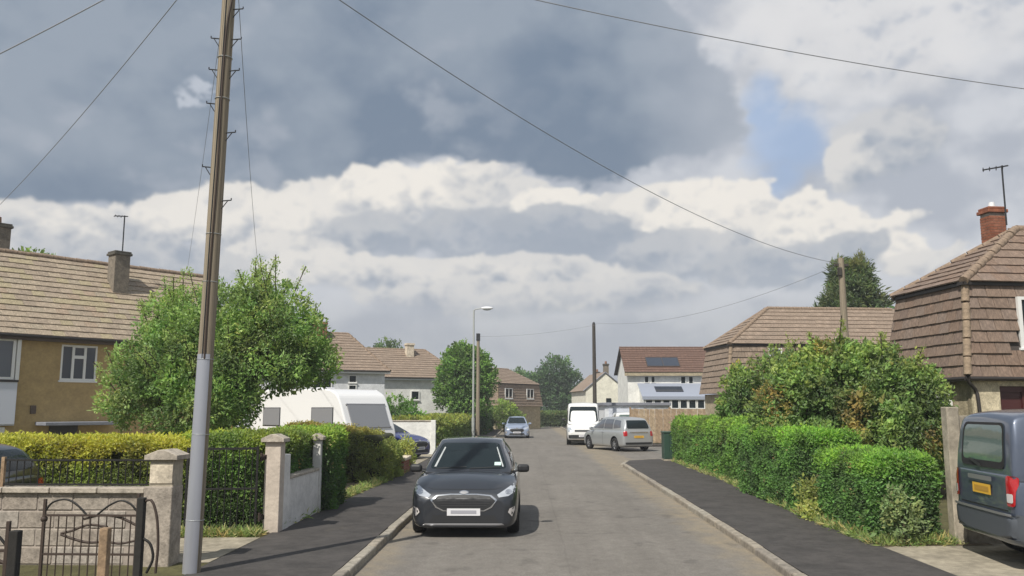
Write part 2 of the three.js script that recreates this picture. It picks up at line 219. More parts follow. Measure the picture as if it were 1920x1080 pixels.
function kerb(line, label, endIndividual) {
  const k = new THREE.Group(); k.name = numbered('kerb'); structure(k); scene.add(k);
  const geos = [0, 1, 2].map((i) => planarUV(rbox(0.145, 0.24, 0.905, 0.028, 0, -0.02, 0)).translate(0, 0, 0));
  geos.forEach((g, i) => { const u = g.attributes.uv; for (let j = 0; j < u.count; j++) u.setXY(j, u.getX(j) + i * 0.37, u.getY(j) + i * 0.61); });
  const curve = new THREE.CurvePath(); for (let i = 0; i + 1 < line.length; i++) curve.add(new THREE.LineCurve3(V(line[i][0], 0, line[i][1]), V(line[i + 1][0], 0, line[i + 1][1])));
  const n = Math.floor(curve.getLength() / 0.915), far = [];
  for (let i = 0; i < n; i++) {
    const p = curve.getPointAt((i + 0.5) / n), t = curve.getTangentAt((i + 0.5) / n);
    const turn = Math.atan2(t.x, t.z) + rr(-0.004, 0.004), y = rr(-0.004, 0.004), side = rr(-0.006, 0.006);
    if (p.z < endIndividual) { far.push(geos[i % 3].clone().rotateY(turn).translate(p.x, y, p.z)); continue; }
    const m = new THREE.Mesh(geos[i % 3], [M.kerb, M.kerb2, M.kerb3, M.kerb][Math.floor(rnd() * 4)]); m.name = 'kerb_stone'; m.position.set(p.x + side, y, p.z); m.rotation.set(rr(-0.006, 0.006), turn, rr(-0.02, 0.02)); k.add(m);
  }
  if (far.length) { const m = new THREE.Mesh(mergeGeometries(far), M.kerb); m.name = 'kerb_stones'; m.userData.kind = 'stuff'; k.add(m); }
}
kerb([[-2.17, 6], [-2.17, -97]], 'left', -40);
kerb(RK.map(([x, z], i) => [x + (i < 6 ? 0.072 : 0.03), z + (i > 4 ? 0.07 : 0)]), 'right', -40);
kerb([[6, -46.6], [4.56, -48.6], [3.87, -52.1], [3.87, -97]], 'far right', -47);

// ---------------------------------------------------------------- building parts
const QUARTER = Math.PI / 2;
function windowUnit(parent, w, h, cells, pos, turn = 0, frameMat = M.white, paneMat = M.glassDark, sill = true) {
  const f = obj('window', extrude(rect(0, 0, w, h), 0.07, cells.map(([a, b, c, d]) => rect(a * w, b * h, c * w, d * h))), frameMat, parent);
  f.position.set(...pos); f.rotation.y = turn;
  for (const [a, b, c, d] of cells) obj('pane', box((c - a) * w, (d - b) * h, 0.012, (a + c) / 2 * w, (b + d) / 2 * h, 0.026), paneMat, f);
  if (sill) obj('sill', rbox(w + 0.1, 0.06, 0.14, 0.012, w / 2, -0.032, 0.04), frameMat, f);
  return f;
}
const PAIR = [[0.06, 0.06, 0.47, 0.94], [0.53, 0.06, 0.94, 0.94]], SINGLE = [[0.1, 0.08, 0.9, 0.92]], TRIPLE = [[0.05, 0.06, 0.30, 0.95], [0.37, 0.71, 0.63, 0.93], [0.37, 0.06, 0.63, 0.62], [0.70, 0.06, 0.95, 0.95]];
const tileGeos = (w, l, t, r = 0.005) => [0, 1, 2].map((i) => { const g = planarUV(plain(new THREE.BoxGeometry(w, l, t))); const u = g.attributes.uv; for (let j = 0; j < u.count; j++) u.setXY(j, u.getX(j) + i * 0.41, u.getY(j) + i * 0.23); return g; });
camera.updateMatrixWorld(); camera.updateProjectionMatrix();
const nearness = (p) => { const q = p.clone().project(camera), d = p.distanceTo(camera.position); return q.z > 1 || Math.abs(q.x) > 1.04 || Math.abs(q.y) > 1.04 ? d + 1e4 : d; };
// planes: [bl, br, tr, tl] in the part's axes, seen from outside; tiles laid in courses up each plane
function tileRoof(part, planes, { gauge = 0.3, tw = 0.33, t = 0.03, mats, most = 300, name = 'roof_tile', gaps = 0.006, missing = [] }) {
  part.updateWorldMatrix(true, false);
  const all = [], geos = tileGeos(1, gauge + 0.07, t);
  planes.forEach((P, pi) => {
    const [bl, br, tr, tl] = P.map((p) => V(...p)), u = br.clone().sub(bl), len = u.length(); u.normalize();
    const a1 = tl.clone().sub(bl).dot(u), b1 = tr.clone().sub(bl).dot(u), up = tl.clone().sub(bl).addScaledVector(u, -a1), rise = up.length(), v = up.clone().normalize(), n = u.clone().cross(v);
    const courses = Math.max(1, Math.round(rise / gauge)), g = rise / courses, tilt = t / g, Y = v.clone().multiplyScalar(Math.cos(tilt)).addScaledVector(n, -Math.sin(tilt)), Z = n.clone().multiplyScalar(Math.cos(tilt)).addScaledVector(v, Math.sin(tilt));
    for (let k = 0; k < courses; k++) {
      const f = (k + 0.4) / courses, a = a1 * f, b = len + (b1 - len) * f;
      for (let x = a - (k % 2 ? tw / 2 : 0) - tw * 0.2; x < b; x += tw) {
        const x0 = Math.max(a, x), x1 = Math.min(b, x + tw - gaps); if (x1 - x0 < 0.05) continue;
        if (missing.some(([p, c, i]) => p === pi && c === k && Math.abs(x0 - i) < tw / 2)) continue;
        const c = bl.clone().addScaledVector(u, (x0 + x1) / 2).addScaledVector(v, k * g + (gauge + 0.07) / 2 - 0.03 + rr(-0.006, 0.006)).addScaledVector(n, t * 0.9 + rr(-0.004, 0.005));
        all.push([new THREE.Matrix4().makeBasis(u.clone().multiplyScalar(x1 - x0), Y, Z).setPosition(c), c]);
      }
    }
  });
  for (const it of all) it[2] = nearness(it[1].clone().applyMatrix4(part.matrixWorld));
  all.sort((p, q) => p[2] - q[2]);
  const rest = [];
  all.forEach(([m], i) => {
    const gi = Math.floor(rnd() * 3), mi = Math.floor(rnd() * mats.length);
    if (i < most) { const o = new THREE.Mesh(geos[gi], mats[mi]); o.name = name; o.applyMatrix4(m); part.add(o); } else rest.push(geos[gi].clone().applyMatrix4(m));
  });
  if (rest.length) { const o = new THREE.Mesh(mergeGeometries(rest), mats[0]); o.name = name + 's'; o.userData.kind = 'stuff'; part.add(o); }
}
function ridgeTiles(part, a, b, mat, len = 0.42, r = 0.11, single = true) {
  const A = V(...a), B = V(...b), n = Math.max(1, Math.round(A.distanceTo(B) / len)), d = B.clone().sub(A).normalize(), list = [];
  const q = new THREE.Quaternion().setFromUnitVectors(V(0, 1, 0), d), g0 = planarUV(plain(new THREE.CylinderGeometry(r, r * 1.08, len * 0.97, 8)));
  for (let i = 0; i < n; i++) {
    const p = A.clone().lerp(B, (i + 0.5) / n);
    if (single) { const m = new THREE.Mesh(g0, mat); m.name = 'ridge_tile'; m.quaternion.copy(q); m.position.copy(p).add(V(rr(-0.008, 0.008), rr(-0.01, 0.01), 0)); part.add(m); } else list.push(g0.clone().applyQuaternion(q).translate(p.x, p.y, p.z));
  }
  if (!single) { const m = new THREE.Mesh(mergeGeometries(list), mat); m.name = 'ridge_tiles'; m.userData.kind = 'stuff'; part.add(m); }
}
function chimney(parent, x, y0, y1, z, w, d, turn, mat, potN = 2, cap = M.chimCap, flaunch = true) {
  const c = obj('chimney', rbox(w, y1 - y0, d, 0.015, 0, (y1 - y0) / 2, 0), mat, parent); c.position.set(x, y0, z); c.rotation.y = turn;
  obj('cap', [rbox(w + 0.12, 0.09, d + 0.12, 0.015, 0, y1 - y0 - 0.10, 0), rbox(w + 0.06, 0.07, d + 0.06, 0.02, 0, y1 - y0 - 0.015, 0)], cap, c);
  for (let i = 0; i < potN; i++) obj('chimney_pot', cyl(0.10, 0.12, 0.28, (i - (potN - 1) / 2) * 0.26, y1 - y0 + 0.14, 0, 10), M.pot, c);
  return c;
}
function brickChimney(parent, x, y0, y1, z, w, d, turn) {
  const c = chimney(parent, x, y0, y1, z, w, d, turn, M.mortar, 0, M.brick), geos = [[], []];
  const h = 0.075, n = Math.floor((y1 - y0 - 0.2) / h);
  for (let k = 0; k < n; k++) for (const [len, ry, off] of [[w, 0, d / 2], [w, Math.PI, d / 2], [d, QUARTER, w / 2], [d, -QUARTER, w / 2]]) {
    for (let a = -len / 2 - (k % 2 ? 0.11 : 0); a < len / 2 - 0.03; a += 0.225) { const a0 = Math.max(a, -len / 2 - 0.004), a1 = Math.min(a + 0.215, len / 2 + 0.004); geos[rnd() < 0.4 ? 1 : 0].push(put(new THREE.BoxGeometry(a1 - a0, h - 0.011, 0.02).translate((a0 + a1) / 2, k * h + h / 2, off), 0, 0, 0, ry)); }
  }
  geos.forEach((g, i) => { const b = obj('bricks', g, [M.brick, M.brickB][i], c); b.userData.kind = 'stuff'; });
  obj('chimney_pot', cyl(0.07, 0.09, 0.16, 0, y1 - y0 + 0.09, 0, 10), M.whiteP, c);
  return c;
}
function aerial(label, x, y, z, h, turn, n = 6, len = 0.8, r = 0.014) {
  const t = thing('tv_aerial', label, 'aerial', [x, y, z], turn);
  obj('mast', bar([0, 0, 0], [0, h, 0], r * 1.2), M.cable, t); obj('boom', bar([-len * 0.75, h - 0.06, 0], [len * 0.25, h - 0.02, 0], r), M.cable, t);
  for (let i = 0; i < n; i++) obj('element', bar([-len * 0.72 + i * len / n, h - 0.055, -0.2], [-len * 0.72 + i * len / n, h - 0.055, 0.2], r * 0.6, 5), M.cable, t);
  return t;
}

// ---------------------------------------------------------------- house on the left: brown render, tan tiled roof
{
  const t = thing('terraced_house', 'brown rendered house with long tan tiled roof behind the yellow topped hedge', 'house', [-17.34, 0, -28.17], 0.883);
  const e = 4.5, rg = 7.75, D = 3.18, x0 = -6, x1 = 8.9;
  obj('wall', [extrude(rect(x0 + 0.2, -0.8, x1 - 0.25, e - 0.05), 0.25, [rect(1.95, 3.0, 3.2, 4.26), rect(-2.3, 2.95, 0.48, 4.3)]).translate(0, 0, -0.6), extrude([[0, -0.8], [D * 2 - 0.7, -0.8], [D * 2 - 0.7, e - 0.1], [D - 0.35, rg - 0.3], [0, e - 0.1]], 0.25).rotateY(QUARTER).translate(x1 - 0.5, 0, -0.6), box(x1 - x0 - 0.5, e + 0.7, 0.25, (x0 + x1) / 2, e / 2 - 0.42, -2 * D + 0.6)], M.brownRender, t);
  windowUnit(t, 1.25, 1.26, TRIPLE, [1.95, 3.0, -0.42], 0, M.white, M.greyGlass);
  const bay = obj('bay', [rbox(2.9, 1.42, 0.2, 0.01, -0.92, 2.2, -0.24), box(2.9, 0.05, 0.16, -0.92, 1.48, -0.26)], M.panel, t);
  obj('trim', [rbox(2.94, 0.07, 0.24, 0.01, -0.92, 2.93, -0.23)], M.gutter, bay); obj('cheek', rbox(0.12, 1.4, 0.2, 0.01, 0.5, 3.67, -0.24), M.white, bay);
  windowUnit(t, 2.74, 1.36, [[0.03, 0.06, 0.31, 0.95], [0.345, 0.06, 0.655, 0.95], [0.69, 0.06, 0.965, 0.95]], [-2.33, 2.98, -0.24], 0, M.white, M.greyGlass, false);
  windowUnit(t, 2.5, 1.2, PAIR, [-2.2, 0.2, -0.36]);
  obj('canopy', rbox(2.5, 0.12, 0.9, 0.02, 2.5, 1.5, 0.1), M.greyRoof, t);
  obj('door', rbox(0.95, 2, 0.06, 0.01, 2.2, 0.45, -0.33), M.gutter, t);
  obj('vent', rbox(0.18, 0.28, 0.06, 0.01, 1.15, 1.98, -0.32), M.fasciaB, t);
  const roof = obj('roof', [quad([x0, e, 0], [x1, e, 0], [x1, rg, -D], [x0, rg, -D]), quad([x1, e, -2 * D], [x0, e, -2 * D], [x0, rg, -D], [x1, rg, -D])], M.felt, t);
  tileRoof(roof, [[[x0, e, 0], [x1, e, 0], [x1, rg, -D], [x0, rg, -D]]], { gauge: 0.30, tw: 0.42, t: 0.035, mats: M.tileL });
  ridgeTiles(roof, [x0, rg + 0.02, -D], [x1, rg + 0.02, -D], M.ridge);
  obj('fascia', [box(x1 - x0, 0.17, 0.03, (x0 + x1) / 2, e - 0.09, -0.06), box(x1 - x0, 0.02, 0.4, (x0 + x1) / 2, e - 0.16, -0.24)], M.fasciaB, t);
  obj('gutter', cyl(0.055, 0.055, x1 - x0, (x0 + x1) / 2, e - 0.03, 0.03, 8, 0, 0, QUARTER), M.gutter, t);
  chimney(t, 4.6, 6.2, 8.15, -2.15, 0.6, 0.6, 0, M.chim, 0);
  chimney(t, 0.75, 6.9, 8.9, -3.9, 0.75, 0.6, 0, M.chim, 1, M.chimCap);
  aerial('thin tv aerial on the square chimney of the brown house', -17.34 + 4.6 * 0.635 - 2.15 * 0.773 + 0.1, 8.15, -28.17 - 4.6 * 0.773 - 2.15 * 0.635, 1.5, 0.6, 4, 0.5, 0.022);
}

// ---------------------------------------------------------------- houses on the right with tile-hung upper storeys under hipped roofs
function mansardHouse(label, pos, turn, { L: len, D, low = 2.72, top = 4.78, inset = 0.3, hip = 2.4, rise = 1.85, mats, most, single = true, missing = [], gauge = 0.27 }) {
  const t = thing('hipped_house', label, 'house', pos, turn);
  const lo = [[0, low, -D], [0, low, 0], [len, low, 0], [len, low, -D]], i = inset, up = [[i, top, -D + i], [i, top, -i], [len - i, top, -i], [len - i, top, -D + i]];
  const a = [i + hip, top + rise, -D / 2], b = [len - i - hip, top + rise, -D / 2];
  const walls = [[lo[0], lo[1], up[1], up[0]], [lo[1], lo[2], up[2], up[1]]];
  const upper = obj('upper_wall', [quad(...walls[0]), quad(...walls[1]), quad(lo[2], lo[3], up[3], up[2]), quad(lo[3], lo[0], up[0], up[3])], M.felt, t);
  tileRoof(upper, walls, { gauge, tw: 0.36, t: 0.036, mats, most, name: 'hung_tile', gaps: 0.012, missing });
  const o = 0.12, e = up.map(([x, y, z]) => [x + (x < len / 2 ? -o : o), y + 0.06, z + (z < -D / 2 ? -o : o)]);
  const planes = [[e[0], e[1], a, a], [e[1], e[2], b, a]];
  const roof = obj('roof', [quad(...planes[0]), quad(...planes[1]), quad(e[2], e[3], b, b), quad(e[3], e[0], a, b)], M.felt, t);
  tileRoof(roof, planes, { gauge: 0.29, tw: 0.36, t: 0.03, mats, most });
  ridgeTiles(roof, e[1], a, M.ridge, 0.4, 0.1, single); ridgeTiles(roof, e[0], a, M.ridge, 0.4, 0.1, single); ridgeTiles(roof, a, b, M.ridge, 0.4, 0.1, false);
  ridgeTiles(upper, lo[1], up[1], M.ridgeM, 0.4, 0.085, single);
  obj('eaves', [box(len - 0.3, 0.07, 0.16, len / 2, top + 0.02, -i + 0.02), box(0.16, 0.07, D - 0.3, i - 0.02, top + 0.02, -D / 2)], M.gutter, t);
  return t;
}
{
  const t = mansardHouse('tile hung house at the right edge with red brick chimney above dark blue van', [9.68, 0, -18.9], 0.13, { L: 9, D: 3.3, rise: 1.62, mats: M.tileR, most: 300, missing: [[1, 3, 1.35], [1, 2, 0.95]] });
  obj('wall', [extrude(rect(0.15, -0.1, 8.85, 2.7), 0.22, [rect(0.78, 0.9, 1.42, 2.5)]).translate(0, 0, -0.30)], M.creamRender, t);
  obj('end_wall', [box(0.22, 2.8, 3.0, 0.26, 1.3, -1.65)], M.stoneRender, t);
  const w = windowUnit(t, 0.64, 1.6, SINGLE, [0.78, 0.9, -0.22], 0, M.maroon, M.maroon); w.userData.label = 'dark maroon window';
  windowUnit(t, 0.5, 1.1, [[0.12, 0.06, 0.88, 0.45], [0.12, 0.55, 0.88, 0.94]], [0.13, 1.35, -1.3], -QUARTER, M.white, M.greyGlass, false);
  windowUnit(t, 1.5, 1.15, PAIR, [1.38, 3.35, -0.14], 0, M.white, M.glassDark);
  obj('gutter', [cyl(0.05, 0.05, 8.9, 4.45, 2.66, 0.05, 8, 0, 0, QUARTER), cyl(0.05, 0.05, 3.3, -0.05, 2.66, -1.65, 8, 0, QUARTER)], M.gutter, t);
  obj('downpipe', tube([[-0.03, 2.66, 0.03], [0.02, 2.55, 0.02], [0.2, 2.4, -0.05], [0.22, 2.2, -0.03], [0.22, 0.1, -0.03]], 0.04, 24), M.gutter, t);
  brickChimney(t, 3.1, 4.7, 7.25, -3.0, 0.44, 0.38, 0);
  aerial('tall tv aerial mast beside the red brick chimney at right', 12.56, 6.75, -22.0, 1.6, -0.5, 4, 0.6, 0.02);
}
{
  const t = mansardHouse('tile hung house with hipped roof behind the big orange tinged shrub', [8.85, 0, -37.6], 0.11, { L: 11.5, D: 3.9, top: 4.8, rise: 1.85, mats: M.tileF, most: 60, single: false, hip: 2.4 });
  obj('wall', [box(11.2, 2.75, 0.22, 5.75, 1.3, -0.3), box(0.22, 2.75, 3.5, 0.26, 1.3, -1.95)], M.stoneRender, t);
  windowUnit(t, 0.6, 0.72, SINGLE, [1.95, 3.95, -0.16], 0, M.white, M.greyGlass);
  windowUnit(t, 1.5, 1.2, PAIR, [1.8, 0.9, -0.18]);
  obj('gutter', [cyl(0.05, 0.05, 11.4, 5.75, 2.66, 0.05, 8, 0, 0, QUARTER)], M.gutter, t);
}

// ---------------------------------------------------------------- white semi-detached houses behind the caravan
function hipHouse(label, pos, turn, { L: len, D, e, rise, hip, wall, mats, wins }) {
  const t = thing('hipped_house', label, 'house', pos, turn), o = 0.3;
  obj('wall', [box(len, e + 0.6, D, len / 2, e / 2 - 0.3, -D / 2)], wall, t);
  const E = [[-o, e, -D - o], [-o, e, o], [len + o, e, o], [len + o, e, -D - o]], a = [hip, e + rise, -D / 2], b = [len - hip, e + rise, -D / 2];
  const P = [[E[0], E[1], a, a], [E[1], E[2], b, a], [E[2], E[3], b, b]];
  const roof = obj('roof', [...P.map((p) => quad(...p)), quad(E[3], E[0], a, b), box(len + 0.5, 0.06, D + 0.5, len / 2, e - 0.06, -D / 2)], M.felt, t);
  tileRoof(roof, P, { gauge: 0.32, tw: 0.5, t: 0.035, mats, most: 0 });
  for (const [p, q] of [[E[1], a], [E[2], b], [a, b], [E[0], a]]) ridgeTiles(roof, p, q, M.ridge, 0.45, 0.1, false);
  obj('fascia', [box(len + 0.6, 0.16, 0.03, len / 2, e - 0.1, o - 0.02)], M.whiteP, t);
  obj('gutter', cyl(0.05, 0.05, len + 0.5, len / 2, e - 0.02, o + 0.04, 8, 0, 0, QUARTER), M.gutter, t);
  for (const [x, y, w, h, cells] of wins) windowUnit(t, w, h, cells ?? PAIR, [x, y, 0.002], 0, M.white, M.glassDark);
  return t;
}
{
  const t = hipHouse('nearer white semi with tan hipped roof and red chimney behind the caravan', [-18.24, 0, -54.2], 0.45, { L: 9.6, D: 6.5, e: 4.55, rise: 2.75, hip: 1.8, wall: M.greyRender, mats: M.tileF, wins: [[4.7, 3.1, 1.3, 1.2], [7.1, 3.75, 0.55, 0.5, SINGLE], [7.1, 3.05, 0.55, 0.55, SINGLE], [2.4, 3.1, 1.3, 1.2], [4.7, 0.7, 1.5, 1.3], [7.3, 0, 0.9, 2.1, SINGLE]] });
  brickChimney(t, 5.7, 6.2, 8.0, -2.7, 0.8, 0.6, 0);
}
{
  const t = hipHouse('farther white semi with tan hipped roof and cream chimney left of the round tree', [-13.56, 0, -64.2], 0.45, { L: 9.4, D: 6.5, e: 4.4, rise: 2.4, hip: 2.0, wall: M.whiteRender, mats: M.tileF, wins: [[1.0, 3.0, 0.6, 1.2, SINGLE], [5.2, 2.7, 0.7, 0.7, SINGLE], [3, 0.6, 1.5, 1.3]] });
  chimney(t, 5.85, 5.9, 7.25, -2.5, 0.6, 0.6, 0, M.cream, 0, M.cream); chimney(t, 1.6, 6, 7.7, -4.8, 0.6, 0.6, 0, M.chim, 1);
}

// ---------------------------------------------------------------- far end of the street
{
  const t = thing('white_house', 'white house with brown roof, solar panel and lean-to beyond the wooden fence', 'house', [8.35, 0, -70], 0.03), len = 9;
  obj('wall', [box(len, 5.1, 6, len / 2, 2.5, -3), extrude([[0, 5.05], [6, 5.05], [3, 7.0]], 0.2).rotateY(QUARTER).translate(0.0, 0, 0)], M.whiteRender, t);
  const P = [[[-0.3, 4.95, 0.35], [len + 0.3, 4.95, 0.35], [len + 0.3, 7.15, -2.6], [-0.3, 7.15, -2.6]]];
  const roof = obj('roof', [quad(...P[0]), quad([len + 0.3, 4.95, -6.3], [-0.3, 4.95, -6.3], [-0.3, 7.15, -2.6], [len + 0.3, 7.15, -2.6])], M.felt, t);
  tileRoof(roof, P, { gauge: 0.33, tw: 0.6, t: 0.035, mats: M.tileRed, most: 0 }); ridgeTiles(roof, P[0][3], P[0][2], M.tileRed[0], 0.45, 0.1, false);
  const s = obj('solar_panel', [box(2.6, 1.25, 0.06)], M.solar, t); s.position.set(3.0, 5.85, -0.72); s.rotation.x = -0.93;
  obj('panel_frame', [box(2.7, 0.05, 0.09, 0, 0.64, 0), box(2.7, 0.05, 0.09, 0, -0.64, 0), ...[-1.33, 0, 1.33].map((x) => box(0.05, 1.3, 0.09, x, 0, 0))], M.felt, s);
  obj('fascia', [box(len + 0.6, 0.3, 0.05, len / 2, 4.82, 0.33)], M.stoneRender, t);
  for (const [x, w, h] of [[1.35, 0.35, 0.55], [1.9, 0.3, 0.55], [4.3, 0.42, 0.62], [4.95, 0.38, 0.62], [7.2, 1.2, 0.9]]) windowUnit(t, w, h, SINGLE, [x, 4.65 - h, 0.002], 0, M.white, M.glassDark, false);
  const ln = obj('lean_to', [extrude([[0, 0], [2.3, 0], [2.3, 2.9], [0, 4.0]], 5.6).rotateY(-QUARTER).translate(6.5, 0, 0)], M.whiteRender, t);
  obj('lean_to_roof', [quad([0.75, 2.92, 2.45], [6.65, 2.92, 2.45], [6.65, 4.08, 0.02], [0.75, 4.08, 0.02]), box(5.9, 0.25, 0.06, 3.7, 2.86, 2.46)], M.leanRoof, ln);
  const k = obj('roof_light', [box(2.2, 0.06, 0.95, 0, 0, 0)], M.solar, ln); k.position.set(3.1, 3.58, 1.15); k.rotation.x = 0.446;
  for (let i = 0; i < 8; i++) windowUnit(t, 0.62, 0.72, SINGLE, [0.98 + i * 0.68, 2.02, 2.302], 0, M.white, M.glassDark, false);
  windowUnit(t, 0.85, 2.0, [[0.12, 0.08, 0.88, 0.45], [0.12, 0.55, 0.88, 0.94]], [6.75, 0.75, 0.302], 0, M.white, M.glassDark, false);
}
{
  const t = thing('gabled_house', 'cream white gable end of a small house left of the solar panel house', 'house', [5.9, 0, -84], 0.12);
  obj('wall', [extrude([[0, -0.1], [4.0, -0.1], [4.0, 3.9], [1.95, 5.5], [0, 3.9]], 8).translate(0, 0, -8)], M.ivory, t);
  obj('roof', [quad([4.25, 3.78, 0.1], [4.25, 3.78, -8], [1.95, 5.62, -8], [1.95, 5.62, 0.1]), quad([-0.25, 3.78, -8], [-0.25, 3.78, 0.1], [1.95, 5.62, 0.1], [1.95, 5.62, -8])], M.tileF[0], t);
  obj('bargeboard', [bar([-0.25, 3.74, 0.08], [1.95, 5.58, 0.08], 0.06), bar([4.25, 3.74, 0.08], [1.95, 5.58, 0.08], 0.06)], M.greyRoof, t);
  windowUnit(t, 0.5, 0.5, SINGLE, [2.0, 2.55, 0.002], 0, M.gutter, M.glassDark);
  chimney(t, 2.9, 4.8, 6.6, -4, 0.5, 0.5, 0, M.chim, 1); chimney(t, 2.6, 5, 5.9, -7, 0.5, 0.5, 0, M.chim, 1);
}
{
  const t = thing('garage', 'low flat roofed grey garage behind the silver car', 'garage', [5.2, 0, -56.5], 0.04);
  obj('wall', [box(4.2, 2.25, 5, 2.1, 1.1, -2.5)], M.greyRender, t); obj('roof', [rbox(4.5, 0.2, 5.3, 0.03, 2.1, 2.32, -2.5)], M.greyRoof, t); obj('door', [rbox(2.3, 1.95, 0.06, 0.01, 1.4, 1.05, 0.02), ...[0.35, 0.7, 1.05, 1.4, 1.75].map((y) => box(2.25, 0.02, 0.03, 1.4, y, 0.05))], M.panel, t);
}
{
  const t = mansardHouse('reddish brown tile hung house closing the far end of the street on the left', [-2.6, 0, -82], 0.95, { L: 7.5, D: 5, low: 2.3, top: 4.4, rise: 1.6, hip: 2.2, mats: M.tileF, most: 0, single: false });
  obj('wall', [box(7.2, 2.4, 0.22, 3.75, 1.15, -0.3), box(0.22, 2.4, 4.7, 0.26, 1.15, -2.5)], M.stoneRender, t);
  windowUnit(t, 1.2, 1.0, PAIR, [1.2, 3.0, -0.1]); windowUnit(t, 1.2, 1.0, PAIR, [4.8, 3.0, -0.1]);
  chimney(t, 1.2, 5.2, 6.9, -2.6, 0.5, 0.5, 0, M.brick, 1);
}
// tan fence of upright boards on the side road
{
  const t = thing('wooden_fence', 'tan wooden fence of upright boards behind the silver car', 'fence', [5.95, 0.1, -48.2], 0.035);
  const g = tileGeos(0.145, 1.86, 0.02);
  for (let i = 0; i < 44; i++) { const m = new THREE.Mesh(g[i % 3], M.fence[Math.floor(rnd() * 3)]); m.name = 'board'; m.position.set(i * 0.15 + rr(-0.004, 0.004), 0.98 + rr(-0.02, 0.02), (i % 2) * 0.014); m.rotation.z = rr(-0.008, 0.008); t.add(m); }
  obj('rail', [box(6.6, 0.08, 0.05, 3.25, 0.5, -0.05), box(6.6, 0.08, 0.05, 3.25, 1.5, -0.05)], M.fence[1], t);
  for (let i = 0; i < 4; i++) obj('post', rbox(0.1, 2.0, 0.1, 0.01, -0.08 + i * 2.2, 1.0, -0.08), M.post, t);
}
{
  const t = thing('boundary_wall', 'low brick wall closing the far end of the road', 'wall', [0.6, 0, -103.5], 0);
  obj('wall', [box(9, 1.2, 0.25, 2, 0.6, 0)], M.brickB, t); obj('coping', rbox(9.1, 0.08, 0.34, 0.02, 2, 1.24, 0), M.coping, t);
  const g = thing('garden_gate', 'pale wooden gate beside the pavement at the far end of the road', 'gate', [-2.6, 0, -92], 0.5);
  for (let i = 0; i < 7; i++) obj('slat', rbox(0.12, 1.3, 0.03, 0.006, i * 0.15, 0.75, 0), M.post, g);
  obj('rail', [box(1.1, 0.1, 0.04, 0.45, 0.4, -0.03), box(1.1, 0.1, 0.04, 0.45, 1.1, -0.03)], M.post, g); for (const x of [-0.16, 1.06]) obj('post', rbox(0.14, 1.6, 0.14, 0.02, x, 0.8, 0), M.concrete, g);
}
// distant ridge of hills
{
  const pts = []; for (let i = 0; i <= 60; i++) { const x = -700 + i * 1400 / 60; pts.push([x, 34 + 26 * fbm(x * 0.004, 2, 1, 4)]); }
  const g = extrude([[-700, -3], ...pts.slice().reverse().map(([x, y]) => [x, y]).reverse(), [700, -3]].reverse(), 60);
  structure(obj('hills', g.translate(0, 0, -1250), M.hill));
}

// ---------------------------------------------------------------- plants
const leafMat = phys([1, 1, 1], 1, { side: THREE.DoubleSide, transmission: 0.45, thickness: 0 });
function sprig(n, len, wid, spread, s) {
  seed = s; const P = [];
  for (let i = 0; i < n; i++) {
    const q = new THREE.Quaternion().setFromEuler(new THREE.Euler(rr(-1.1, 1.1), rr(0, 6.28), rr(-1.1, 1.1))), o = V(rr(-1, 1), rr(-0.6, 1), rr(-1, 1)).multiplyScalar(spread), k = rr(0.7, 1.25);
    const a = V(0, 0, 0), b = V(wid * k / 2, len * k * 0.45, wid * 0.22), c = V(0, len * k, 0), d = V(-wid * k / 2, len * k * 0.45, wid * 0.22);
    for (const v of [a, b, c, a, c, d]) { v.clone().applyQuaternion(q).add(o).toArray(P, P.length); }
  }
  const g = new THREE.BufferGeometry(); g.setAttribute('position', new THREE.Float32BufferAttribute(P, 3)); g.computeVertexNormals(); return g;
}
const SP = { privet: [1, 2, 3].map((s) => sprig(12, 0.052, 0.028, 0.062, s)), broad: [4, 5, 6].map((s) => sprig(10, 0.12, 0.055, 0.15, s)), shrub: [7, 8, 9].map((s) => sprig(10, 0.11, 0.06, 0.13, s)), far: [10, 11, 12].map((s) => sprig(12, 0.26, 0.16, 0.34, s)), needle: [13, 14].map((s) => sprig(14, 0.34, 0.07, 0.26, s)), blade: [15, 16].map((s) => sprig(9, 0.14, 0.02, 0.05, s)) };
function foliage(parent, name, geos, n, place) {
  const lists = geos.map(() => []), m4 = new THREE.Matrix4(), q = new THREE.Quaternion(), e = new THREE.Euler();
  for (let i = 0; i < n; i++) {
    const r = place(i); if (!r) continue;
    q.setFromUnitVectors(V(0, 1, 0), r.d.normalize()); q.multiply(new THREE.Quaternion().setFromEuler(e.set(rr(-0.6, 0.6), rr(0, 6.28), rr(-0.6, 0.6))));
    const s = r.s * rr(0.75, 1.3); lists[i % geos.length].push([m4.clone().compose(r.p, q, V(s, s, s)), r.c]);
  }
  lists.forEach((l, k) => { const im = new THREE.InstancedMesh(geos[k], leafMat, l.length); l.forEach(([m, c], i) => { im.setMatrixAt(i, m); im.setColorAt(i, new THREE.Color().setRGB(Math.min(0.6, c[0] * 2.1), Math.min(0.6, c[1] * 2.1), c[2] * 2)); }); im.name = name; im.userData.kind = 'stuff'; parent.add(im); });
}
const vary = (c, a = 0.3) => { const k = 1 + rr(-a, a), y = rr(-0.12, 0.12); return [c[0] * k * (1 + y), c[1] * k, c[2] * k * (1 - y)]; };
const outDir = (n) => V(n.x + rr(-0.8, 0.8), n.y + 0.35 + rr(-0.7, 0.7), n.z + rr(-0.8, 0.8));
